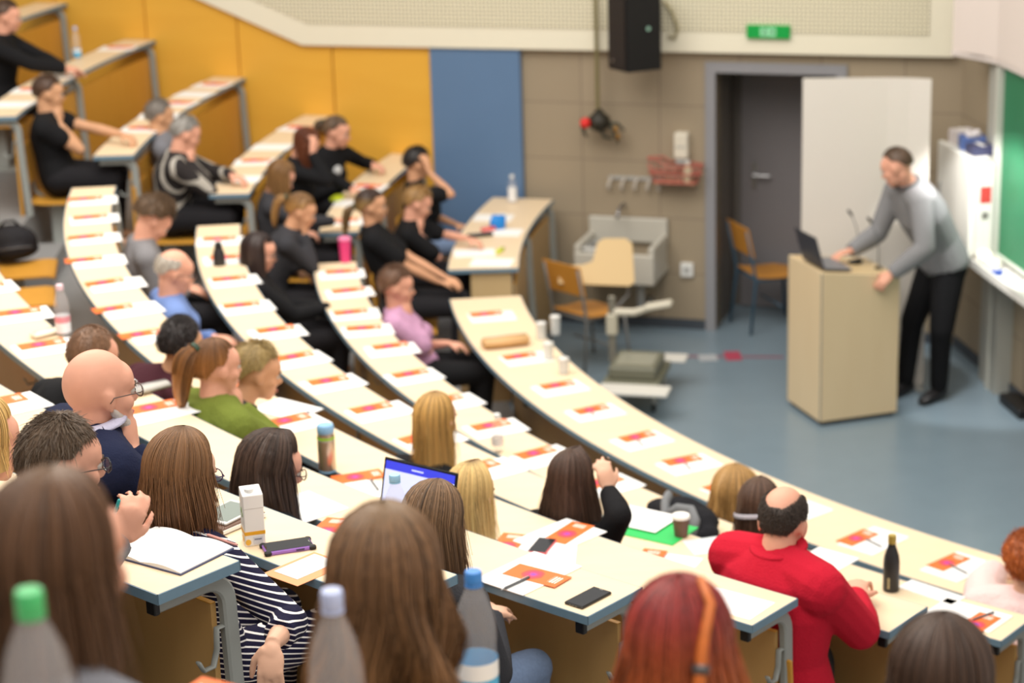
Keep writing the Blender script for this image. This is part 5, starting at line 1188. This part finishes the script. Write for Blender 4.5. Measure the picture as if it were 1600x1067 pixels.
# juice carton
t = thing('juice_carton', 'white juice carton with orange band beside the purple phone', 'carton', on(5, 397, 847), up_rot(5, (390, 852), (414, 847))+R(-10))
w, d, hh = .063, .063, .165
b = MB(); V = [(-w/2, -d/2, 0), (w/2, -d/2, 0), (w/2, d/2, 0), (-w/2, d/2, 0), (-w/2, -d/2, hh), (w/2, -d/2, hh), (w/2, d/2, hh+.012), (-w/2, d/2, hh+.012)]
b.add(V, [(3, 2, 1, 0), (4, 5, 6, 7), (0, 1, 5, 4), (1, 2, 6, 5), (2, 3, 7, 6), (3, 0, 4, 7)]); bx_ = obj('box', b, mat('carton_white', (246, 243, 238), .45), t, bevel=.003)
b = MB(); b.rbox((0, 0, .042), (w+.001, d+.001, .012), .0003); obj('orange_band', b, mat('carton_orange', (244, 176, 34), .5), bx_)
b = MB(); b.box((.008, -d/2-.0006, .018), (.030, .0008, .024)); obj('label_field', b, mat('carton_pale_grey', (222, 222, 226), .5), bx_)
b = MB()
for k2 in range(5): b.box((-.001+k2*.0045, -d/2-.0012, .022), (.0032, .0006, .0038))
obj('lettering', b, mat('carton_ink', (70, 74, 110), .5), bx_)
b = MB(); b.ell((-w/2-.0003, -.005, .020), (.0012, .014, .012), None, 12, 8); b.ell((-.022, -d/2-.0003, .014), (.009, .0012, .010), None, 12, 8); obj('fruit_print', b, mat('carton_fruit', (248, 190, 70), .5), bx_, smooth=True)
b = MB(); b.ell((-w/2-.0003, .006, .108), (.001, .008, .010), None, 10, 6); b.ell((-w/2-.0003, -.010, .098), (.001, .006, .008), None, 10, 6); obj('leaf_print', b, mat('carton_leaf', (120, 176, 60), .5), bx_, smooth=True)
b = MB(); b.lathe([(.015, 0), (.015, .011), (.012, .013)], (-.006, -.004, hh+.003), 18); obj('screw_cap', b, WPL, t, smooth=True, auto=40)
b = MB(); b.box((0, -d/2-.0005, .122), (w*.98, .0006, .0012)); b.box((w/2+.0005, 0, .122), (.0006, d*.98, .0012)); obj('fold_line', b, mat('fold_grey', (196, 188, 180), .6), bx_)

# open notebook on the nearest desk
nb = thing('notebook', 'open blank notebook at the end of the nearest desk', 'notebook', on(6, 262, 862), up_rot(6, (232, 897), (322, 853)))
b = MB(); b.rbox((0, .0, .0025), (.21, .29, .005), .001); obj('cover', b, mat('notebook_cover', (78, 84, 116), .6), nb)
b = MB(); nq = 14; P_ = []
for k2 in range(nq+1):
    y = -.142+.284*k2/nq; z = .008+.012*math.exp(-((y-.0)/.05)**2)*0+.010*abs(math.sin(PI*(y+.142)/.142))*.8; P_.append((y, z))
b.prism([(-.103, y, z) for y, z in P_]+[(-.103, y, .005) for y, z in reversed(P_)], (.206, 0, 0)); obj('pages', b, M_PAPER, nb, smooth=True, auto=30)
pen_thing(on(6, 345, 845)+np.array([0, 0, .0]), axis_rot(6, (326, 842), (367, 856)), 'pinkish pencil lying beside the open notebook', None, mat('pink_pencil', (222, 160, 150), .4))
# tablets and folders beside the carton
t = thing('tablet', 'tablet with greenish glass lying on a brown folder behind the carton', 'tablet', on(5, 358, 812)+np.array([0, 0, .0205]), up_rot(5, (338, 815), (378, 795)))
b = MB(); b.rbox((0, 0, .004), (.17, .12, .008), .002); bd = obj('body', b, WPL, t); b = MB(); b.rbox((0, 0, .0085), (.145, .108, .001), .0003); obj('screen', b, mat('tablet_glass', (140, 150, 142), .12), bd)
t = thing('folder', 'brown leather folder under the tablet behind the carton', 'folder', on(5, 360, 816), up_rot(5, (338, 822), (380, 804)))
b = MB(); b.rbox((0, 0, .010), (.19, .13, .020), .004); bd = obj('cover', b, mat('brown_leather', (104, 72, 54), .5, bump=.2, scale=200), t); b = MB(); b.rbox((0, -.001, .010), (.185, .131, .013), .001); obj('page_block', b, M_PAPER, bd)

# steel vacuum bottle
t = thing('vacuum_bottle', 'steel vacuum bottle with light blue lid and green band', 'bottle', on(3, 512, 736))
b = MB(); b.lathe([(.034, .008), (.036, .012), (.036, .15), (.033, .168)], n=32); obj('body', b, mat('copper_steel', (196, 178, 160), .3, .75), t, smooth=True, auto=40)
b = MB(); b.lathe([(.0335, .168), (.0355, .172), (.0355, .196), (.031, .203), (0.002, .205)], n=32); obj('lid', b, mat('light_blue_lid', (138, 184, 222), .4), t, smooth=True, auto=40)
b = MB(); b.lathe([(.0365, .143), (.0365, .153)], n=32); bnd = obj('band', b, mat('lime_band', (150, 200, 50), .45), t, smooth=True, auto=40); b = MB(); b.lathe([(.0362, .137), (.0362, .141)], n=32); obj('ring', b, GPL, t, smooth=True)
b = MB(); b.lathe([(.035, 0), (.036, .004), (.035, .009)], n=32); obj('base', b, mat('light_blue_lid', (138, 184, 222), .4), t, smooth=True, auto=40)
# black steel bottle
t = thing('drinking_bottle', 'tall black drinking bottle with golden cap', 'bottle', on(1, 1392, 922), R(20))
b = MB(); b.lathe([(.032, 0), (.034, .004), (.034, .13), (.031, .155), (.022, .185), (.0165, .200), (.0155, .212)], n=32); bd = obj('body', b, mat('matt_black_steel', (44, 42, 44), .45), t, smooth=True, auto=50)
b = MB(); b.lathe([(.0175, .212), (.0175, .245), (.0165, .248)], n=24); obj('cap', b, mat('gold_cap', (206, 180, 96), .35, .6), t, smooth=True, auto=40)
b = MB()
for k2 in range(7): w_ = R(222); r_ = .0343; b.box((r_*math.cos(w_), r_*math.sin(w_), .022+.007*k2), (.001, .008, .0045), np.array(Matrix.Rotation(w_, 3, 'Z')))
obj('lettering', b, mat('gold_print', (220, 200, 150), .5), bd)
# small dark bottle on the third row
t = thing('drinking_bottle', 'small black drinking bottle among pads on the third row', 'bottle', on(2, 343, 414))
b = MB(); b.lathe([(.038, 0), (.040, .005), (.036, .08), (.026, .10), (.026, .115)], n=20); obj('body', b, mat('matt_black_steel', (44, 42, 44), .45), t, smooth=True, auto=50); b = MB(); b.lathe([(.022, .115), (.024, .13), (.018, .145)], n=16); obj('cap', b, M_BLACK, t, smooth=True)
t = thing('tumbler', 'bright pink tumbler at the end of the second row', 'tumbler', on(1, 540, 409))
b = MB(); b.lathe([(.034, 0), (.042, .15)], n=24); obj('cup', b, mat('bright_pink', (226, 66, 130), .4), t, smooth=True, auto=40); b = MB(); b.lathe([(.044, .15), (.044, .162), (.03, .17)], n=24); obj('lid', b, mat('pink_lid', (232, 130, 170), .4), t, smooth=True, auto=40)

# transparent bottles
PET = mat('clear_pet', (250, 246, 248), .08, spec=.9); nodes(PET)[2].inputs['Alpha'].default_value = .15; WATER = mat('still_water', (244, 248, 250), .0, trans=1.0, ior=1.33)
def pet(label, loc, h, r, cap, lab=None, lab2=None, lz=(.25, .48), ribs=True):
    t = thing('plastic_bottle', label, 'bottle', loc); s_ = h/.33
    pr = [(r*.80, 0), (r*.97, .012)]
    for k2 in range(9): z = .02+.155*s_*k2/8; pr.append((r*(.97 if k2 % 2 and ribs else 1.0), z))
    pr += [(r, .185*s_), (r*.95, .215*s_), (r*.78, .25*s_), (r*.52, .278*s_), (.0145, .296*s_), (.0135, .312*s_)]
    b = MB(); b.lathe(pr, n=32); obj('body', b, PET, t, smooth=True)
    b = MB(); b.lathe([(.0165, .302*s_), (.0172, .306*s_), (.0172, .326*s_), (.0155, .330*s_)], n=24); obj('cap', b, cap, t, smooth=True, auto=40)
    b = MB(); b.lathe([(.0175, .296*s_), (.0175, .300*s_)], n=20); obj('neck_ring', b, cap, t, smooth=True)
    if lab is not None:
        a, c = lz; b = MB(); n = 40; V = []; F = []
        for k2 in range(n):
            w_ = 2*PI*k2/n
            for z in (a*h, c*h): V.append(((r+.0008)*math.cos(w_), (r+.0008)*math.sin(w_), z))
        for k2 in range(n): k3 = (k2+1) % n; F.append((2*k2, 2*k3, 2*k3+1, 2*k2+1))
        b.add(V, F); lb = obj('label', b, lab, t, smooth=True)
        if lab2 is not None:
            b = MB(); V = []; F = []
            for k2 in range(n):
                w_ = 2*PI*k2/n
                for z in ((a+(c-a)*.62)*h, c*h): V.append(((r+.0014)*math.cos(w_), (r+.0014)*math.sin(w_), z))
            for k2 in range(n): k3 = (k2+1) % n; F.append((2*k2, 2*k3, 2*k3+1, 2*k2+1))
            b.add(V, F); obj('label_band', b, lab2, lb, smooth=True)
    return t
WLAB = mat('label_white', (240, 242, 244), .5); BLAB = mat('label_blue', (80, 178, 224), .5); PBL = mat('pale_blue_cap', (186, 196, 230), .45)
pet('blue-capped water bottle with blue and white label in the foreground', tuple(at_z(747.5, 1114, rz(7))), .30, .041, mat('blue_cap', (70, 140, 216), .4), BLAB, WLAB, (.10, .40))
pet('water bottle with pale lilac cap before the wavy brown hair', tuple(at_z(536, 1240, rz(8))), .34, .043, PBL, mat('label_pale', (206, 222, 232), .5), None, (.10, .42))
pet('green-capped bottle in the lower left corner', tuple(at_z(84, 1310, rz(9))), .33, .045, mat('green_cap', (76, 186, 110), .4), mat('label_pinkish', (226, 206, 200), .5), None, (.15, .45))
pet('clear bottle with pale blue cap standing before the laptop', tuple(on(5, 622, 860)), .245, .034, mat('light_blue_cap', (160, 206, 234), .4), WLAB, None, (.3, .5))
pet('clear bottle on the second row, right of the honey blond hair', tuple(on(1, 778, 706)), .20, .031, WPL, mat('label_clear', (236, 232, 226), .4), None, (.2, .4))
pet('pink-tinged bottle on the left fifth row, behind the cropped head', tuple(on(4, 100, 524)), .24, .034, mat('pale_pink_cap', (238, 208, 216), .45), WLAB, mat('label_rose', (226, 150, 160), .5), (.0+.08, .4))
pet('blue-labelled bottle on the uppermost left desks', tuple(on(4, 121, 91)), .25, .034, PBL, BLAB, WLAB, (.06, .3))
pet('green bottle on the left desk before the stretched arms', tuple(on(3, 34, 114)-np.array([0, 0, 0])), .22, .034, mat('green_cap', (76, 186, 110), .4), mat('label_green', (120, 176, 110), .5), WLAB, (.05, .45))
pet('tall clear bottle on the front left-block desk by the blue wall', tuple(on(0, 801, 316)), .22, .034, WPL, WLAB, None, (.05, .55))
pet('clear bottle beside the red jacket, half hidden', tuple(on(1, 1243, 895)), .22, .034, GPL, None)
# cups and tumblers on the front desk
GL = mat('clear_glass', (236, 238, 236), .1, spec=.6); nodes(GL)[2].inputs['Alpha'].default_value = .5
for k2, (px, py, hgt) in enumerate(((857, 562, .11), (881, 584, .10), (846, 530, .11), (868, 522, .12))):
    t = thing('drinking_glass', ('clear glass at the far edge of the front desk, ' + ('behind the tan purse', 'nearest the trolley', 'second from the tan purse', 'nearest the tablet chair')[k2]), 'glass', on(0, px, py), 0, 'glasses at the edge of the front desk')
    b = MB(); b.lathe([(.028, 0), (.034, hgt), (.031, hgt), (.026, .006)], n=20); obj('cup', b, GL, t, smooth=True, auto=40); b = MB(); b.lathe([(.0345, hgt-.004), (.0345, hgt)], n=20); obj('rim', b, WPL, t, smooth=True)
# coffee cup, folders
t = thing('coffee_cup', 'brown paper coffee cup with white lid beside the green folder', 'cup', on(2, 1064, 838))
b = MB(); b.lathe([(.026, 0), (.036, .085)], n=28); obj('cup', b, mat('brown_cup', (112, 84, 70), .6, noise=.1, scale=40), t, smooth=True, auto=40); b = MB(); b.lathe([(.0385, .083), (.0385, .090), (.035, .096), (.002, .096)], n=28); obj('lid', b, mat('lid_white', (244, 240, 232), .5), t, smooth=True, auto=40)
sheet(2, (1020, 828), (985, 822), (1060, 838), (.31, .22), 'bright green folder under the white sheet beside the coffee cup', 'folder', 'folder', mat('bright_green', (44, 190, 92), .5), .004)
sheet(2, (997, 811), (975, 800), (1030, 812), (.29, .21), 'white sheet lying on the green folder', h=.0015, dz=.005)
t = sheet(2, (1112, 852), (1090, 850), (1130, 845), (.20, .16), 'greyish printed sheet left of the red jacket', m=mat('printed_sheet', (214, 220, 222), .7, noise=.1, scale=60), h=.002)
# purses and cases
def case(i, c, p, q, size, m, label, name='pencil_case', cat='case'):
    t = thing(name, label, cat, on(i, *c), up_rot(i, p, q)); b = MB()
    b.loft([(-size[0]/2, 0, size[2]*.5), (-size[0]*.46, 0, size[2]*.5), (0, 0, size[2]*.5), (size[0]*.46, 0, size[2]*.5), (size[0]/2, 0, size[2]*.5)], [(size[1]*.25, size[2]*.25), (size[1]*.47, size[2]*.44), (size[1]*.5, size[2]*.5), (size[1]*.47, size[2]*.44), (size[1]*.25, size[2]*.25)], 16, right=(0, 1, 0)); obj('pouch', b, m, t, smooth=True)
    b = MB(); b.loft([(-size[0]*.45, 0, size[2]*.97), (0, 0, size[2]*1.02), (size[0]*.45, 0, size[2]*.97)], [.003]*3, 6); obj('zip', b, STEEL, t, smooth=True); return t
case(0, (790, 541), (752, 545), (825, 537), (.30, .12, .07), mat('tan_leather', (206, 164, 112), .5, bump=.2, scale=150), 'tan leather purse on the front desk', 'purse', 'purse')
case(4, (232, 612), (208, 618), (256, 606), (.19, .08, .035), mat('silver_grey_fabric', (184, 182, 174), .5), 'silver-grey glasses case right of the bald head', 'glasses_case')
case(1, (784, 733), (762, 738), (806, 727), (.17, .06, .03), mat('pale_grey_fabric', (196, 192, 178), .6), 'slim grey pencil case left of the long dark hair')
case(4, (74, 524), (58, 528), (92, 519), (.16, .07, .03), mat('cream_case', (232, 222, 200), .6), 'cream glasses case on the fifth row left of the cropped head', 'glasses_case')
# bits on the left block front desk
t = thing('marker_pouch', 'bright blue pouch standing on the front left-block desk', 'pouch', on(0, 778, 358), R(20)); b = MB(); b.loft([(0, 0, 0), (0, 0, .05), (.01, 0, .11)], [(.06, .03), (.065, .03), (.055, .008)], 14, right=(1, 0, 0)); obj('bag', b, mat('bright_blue', (30, 130, 210), .5), t, smooth=True); b = MB(); b.loft([(-.045, 0, .11), (.065, 0, .112)], [.006]*2, 8); obj('zip', b, WPL, t)
case(0, (750, 370), (728, 372), (772, 368), (.20, .05, .03), M_BLACK, 'black pencil roll on the front left-block desk')
case(0, (763, 361), (752, 362), (774, 359), (.11, .06, .035), mat('coral_pouch', (226, 104, 96), .6), 'coral pouch beside the blue one')
for i_, c_, lab_ in ((0, (781, 394), 'lime highlighter on the front left-block desk'), (1, (527, 312), 'lime yellow case on the desk behind the front left-block desk')):
    t = thing('highlighter', lab_, 'highlighter', on(i_, *c_), R(70)); b = MB(); b.rbox((0, 0, .012), (.11, .03, .024) if i_ == 0 else (.12, .07, .03), .006); obj('barrel', b, mat('lime_yellow', (206, 222, 40), .5), t); b = MB(); b.rbox((.06, 0, .012), (.03, .024, .02), .004); obj('cap', b, mat('dark_olive', (60, 66, 30), .5), t)
# laptop of the brown-haired woman
lp = thing('laptop', 'open laptop with black bezel before the smooth brown hair', 'laptop', on(4, 646, 836), up_rot(4, (590, 838), (690, 864)))
b = MB(); b.rbox((0, -.10, .008), (.30, .21, .014), .003); kb = obj('keyboard_base', b, mat('laptop_aluminium', (176, 178, 182), .35, .6), lp)
b = MB(); b.box((0, -.085, .0153), (.26, .10, .001)); obj('keys', b, M_BLACK, kb)
tl = np.array(Matrix.Rotation(R(-14), 3, 'X')); o_ = np.array([0, .004, .012])
b = MB(); b.rbox(o_+tl @ np.array([0, 0, .115]), (.32, .007, .235), .003, tl); lid = obj('lid', b, M_BLACK, lp)
M_SCR = mat('laptop_screen', (214, 220, 246), .3); N_, L_, bb = nodes(M_SCR)
tc = N_.new('ShaderNodeTexCoord'); sp = N_.new('ShaderNodeSeparateXYZ'); L_.new(tc.outputs['UV'], sp.inputs[0])
bar = mth(N_, L_, 'GREATER_THAN', sp.outputs[1], .86); c_ = mixc(N_, L_, bar, s2l((206, 214, 246)), s2l((62, 70, 214)))
wht = mth(N_, L_, 'MULTIPLY', mth(N_, L_, 'GREATER_THAN', sp.outputs[1], .915), mth(N_, L_, 'MULTIPLY', mth(N_, L_, 'LESS_THAN', sp.outputs[1], .94), mth(N_, L_, 'MULTIPLY', mth(N_, L_, 'GREATER_THAN', sp.outputs[0], .38), mth(N_, L_, 'LESS_THAN', sp.outputs[0], .55))))
c_ = mixc(N_, L_, wht, c_, s2l((200, 210, 255))); L_.new(c_, bb.inputs['Base Color']); L_.new(c_, bb.inputs['Emission Color']); bb.inputs['Emission Strength'].default_value = .55
me = bpy.data.meshes.new('screen'); x, z = .150, .106
V = [tuple(o_+tl @ np.array([a, -.0042, .117+c])) for a, c in ((-x, -z), (x, -z), (x, z), (-x, z))]; me.from_pydata(V, [], [(0, 1, 2, 3)]); uv = me.uv_layers.new(name='UVMap')
for lq, c in zip(me.loops, ((0, 0), (1, 0), (1, 1), (0, 1))): uv.data[lq.index].uv = c
me.materials.append(M_SCR); so = bpy.data.objects.new('screen', me); COL.objects.link(so); so.parent = lid

# coat over a front-row seat, bags
FUR = mat('grey_streaked_cloth', (120, 122, 124), .9); COAT = cloth('black_coat', (30, 30, 34), .9, 40, .6, .3)
c0_ = at_z(1058, 806, rz(1)); t = thing('coat', 'black coat with grey scarf lying on the desk beyond the green folder', 'coat', c0_, 0)
b = MB(); c0 = at_z(1058, 806, rz(1)+.065)
tan = np.array([-math.sin(R(214)), math.cos(R(214)), 0]); rad = nrm(pol(1, 214)-pol(0, 214))
for dx, dy, dz, r_ in ((0, -.02, .015, (.12, .11, .065)), (.13, .0, .01, (.11, .11, .06)), (-.12, -.02, -.01, (.10, .08, .045)), (.22, .04, -.005, (.08, .09, .045)), (.03, -.07, -.0, (.16, .07, .06))):
    b.ell(c0+tan*dx+rad*dy+np.array([0, 0, dz]), r_, np.c_[tan, rad, [0, 0, 1]], 14, 10)
V0 = b; b2 = MB()
for v, f in [(b.verts(), b.f)]: b2.add(v-np.array(t.location), f)
ct = fused_obj('coat_body', b2, .015, COAT, t, 6)
b = MB()
def sc(pts): b.loft([c0+tan*x+rad*y+np.array([0, 0, z]) for x, y, z in pts], [(.022, .034)]*len(pts), 10)
sc([(-.06, .0, .075), (-.02, .05, .065), (.03, .09, .035), (.06, .11, .0)]); sc([(.04, .10, .02), (.09, .06, .07), (.15, .04, .075), (.20, .06, .05), (.23, .10, .0)])
obj('scarf', b, FUR, t, smooth=True, world=True)
def bag(label, loc, size, col, rot=0.0):
    t = thing('backpack', label, 'bag', loc, rot); b = MB(); x, y, z = size
    for c, r_ in (((0, 0, z*.45), (x*.5, y*.5, z*.48)), ((0, 0, z*.25), (x*.52, y*.52, z*.27)), ((0, -y*.3, z*.3), (x*.36, y*.34, z*.25))): b.ell(c, r_, None, 16, 12)
    fused_obj('sack', b, .015, col, t, 3); b = MB(); b.loft([(-.06, 0, z*.88), (-.03, 0, z*1.02), (.03, 0, z*1.02), (.06, 0, z*.88)], [.010]*4, 8); obj('grab_handle', b, M_BLACK, t, smooth=True)
    b = MB(); b.loft([(-x*.3, -y*.62, z*.42), (0, -y*.68, z*.45), (x*.3, -y*.62, z*.42)], [.006]*3, 6); obj('zip', b, mat('dark_zip', (80, 80, 82), .5), t, smooth=True); return t
BAGM = cloth('black_bag_nylon', (34, 33, 36), .7, 30, .5, .25)
bag('black backpack on the seat at the left end of the fifth row', pol(rr(3)+.36, 187.6, fz(3)+.395), (.34, .22, .24), BAGM, .4)
bag('dark bag hanging in the gap below the fourth row', pol(rr(3)+.30, 196.5, fz(3)), (.30, .22, .52), cloth('brown_black_bag', (44, 38, 36), .8), .3)

# ------------------------------------------------------------------ folding seats (built once, then copied)
def make_seat(label, loc, rot):
    t = thing('folding_seat', label, 'seat', loc, rot, None)
    b = MB(); Vp = [(-.20, .392), (-.10, .380), (.05, .380), (.15, .380), (.20, .372), (.205, .362)]
    b.prism([(-.21, y, z) for y, z in Vp]+[(-.21, y, z-.016) for y, z in reversed(Vp)], (.42, 0, 0)); obj('seat_board', b, M_PLY, t, bevel=.004)
    b = MB(); b.prism([(-.21, -.20, .50), (.21, -.20, .50), (.21, -.225, .78), (-.21, -.225, .78)], (0, -.014, 0)); obj('backrest', b, M_PLY, t, bevel=.006)
    b = MB(); b.rbox((0, -.05, .195), (.08, .10, .35), .008); b.rbox((0, -.03, .010), (.16, .22, .02), .004); obj('pedestal', b, mat('pale_grey_pedestal', (178, 182, 178), .45), t)
    b = MB(); b.loft([(0, -.10, .345), (0, -.20, .42), (0, -.228, .56)], [(.03, .008)]*3, 8, right=(1, 0, 0)); b.loft([(0, -.06, .36), (0, .10, .362)], [(.10, .008)]*2, 8, right=(1, 0, 0)); obj('bracket', b, M_LEG, t)
    return t
SEAT0 = None
def seat(i, a, label, group):
    global SEAT0
    inw = inward(a); rot = math.atan2(inw[1], inw[0])-PI/2; loc = pol(rr(i)+.285, a, fz(i))
    if SEAT0 is None: SEAT0 = make_seat(label, loc, rot); SEAT0['group'] = group; return SEAT0
    return dup(SEAT0, loc, rot, label, group)
SEATROW = {0: 'front row', 1: 'second row', 2: 'third row', 3: 'fourth row', 4: 'fifth row', 5: 'sixth row', 6: 'nearest row', 7: 'right block', 8: 'right block'}
for (pp, HH, JJ, aa), lab in [(q, q[0]['label']) for q in PEOPLE]:
    i = int(round((pp.location.z-fz(0))/.2945)); seat(i, aa, 'honey plywood seat under the '+' '.join(lab.split(',')[0].split()[:10]), None)
for i, L in {3: [188.6, 192.2], 2: [186.8, 190.0], 4: [206.4, 209.8]}.items():
    for k, a in enumerate(L): seat(i, a, f'empty honey plywood seat in the {SEATROW[i]}, {ORD[k]} from the left aisle', f'empty seats in the {SEATROW[i]}')
# ------------------------------------------------------------------ light: ceiling luminaires over the seats, a board lamp, soft room light
def area(name, loc, target, size, power, color=(1, 1, 1), sy=None):
    l = bpy.data.lights.new(name, 'AREA'); l.energy = power; l.color = color; l.shape = 'RECTANGLE'; l.size = size; l.size_y = sy or size
    o = bpy.data.objects.new(name, l); COL.objects.link(o); o.location = loc
    o.rotation_euler = (Vector(target)-Vector(loc)).to_track_quat('-Z', 'Y').to_euler(); return o
WARM = (1.0, .94, .86)
area('ceiling_lamp', (-1.6, 6.5, 7.4), (-1.2, 7.5, 1.5), 5.0, 165, WARM, 3.0)
area('ceiling_lamp', (-2.6, 11.5, 7.0), (-1.8, 11.8, 1.2), 4.0, 320, WARM, 4.5)
area('ceiling_lamp', (1.2, 9.0, 7.0), (.9, 9.2, 1), 3.0, 105, WARM, 3.0)
area('ceiling_lamp', (.6, 2.2, 7.6), (.3, 3.2, 2.5), 3.0, 125, WARM, 3.0)
area('ceiling_lamp', (1.6, 13.2, 6.4), (1.8, 14.6, 0), 2.6, 60, (1, .96, .9), 2.6)
sp = bpy.data.lights.new('board_lamp', 'SPOT'); sp.energy = 90; sp.spot_size = R(66); sp.spot_blend = .25; sp.shadow_soft_size = .08; sp.color = (1, .98, .95)
o = bpy.data.objects.new('board_lamp', sp); COL.objects.link(o); o.location = Fw(1.75, 2.28, .62)
o.rotation_euler = (Vector(tuple(Fw(.95, .6, .12)))-Vector(o.location)).to_track_quat('-Z', 'Y').to_euler()
w = bpy.data.worlds.new('room_light'); SC.world = w; w.use_nodes = True
w.node_tree.nodes['Background'].inputs['Color'].default_value = (1.0, .97, .93, 1); w.node_tree.nodes['Background'].inputs['Strength'].default_value = .56

# ------------------------------------------------------------------ camera
cd = bpy.data.cameras.new('camera'); cam = bpy.data.objects.new('camera', cd); COL.objects.link(cam)
cd.sensor_width = 36; cd.sensor_fit = 'HORIZONTAL'; cd.lens = F_PX/1600*36; cd.clip_end = 100; cd.clip_start = .05
cam.matrix_world = Matrix(((_ex[0], -_ey[0], -_fw[0], 0), (_ex[1], -_ey[1], -_fw[1], 0), (_ex[2], -_ey[2], -_fw[2], CAM_Z), (0, 0, 0, 1)))
cd.dof.use_dof = True; cd.dof.focus_distance = 6.0; cd.dof.aperture_fstop = 2.8; cd.dof.aperture_blades = 0
SC.camera = cam
SC.view_settings.view_transform = 'Standard'; SC.view_settings.look = 'None'; SC.view_settings.exposure = 0.22; SC.view_settings.gamma = 1.0
SC.view_settings.use_curve_mapping = False
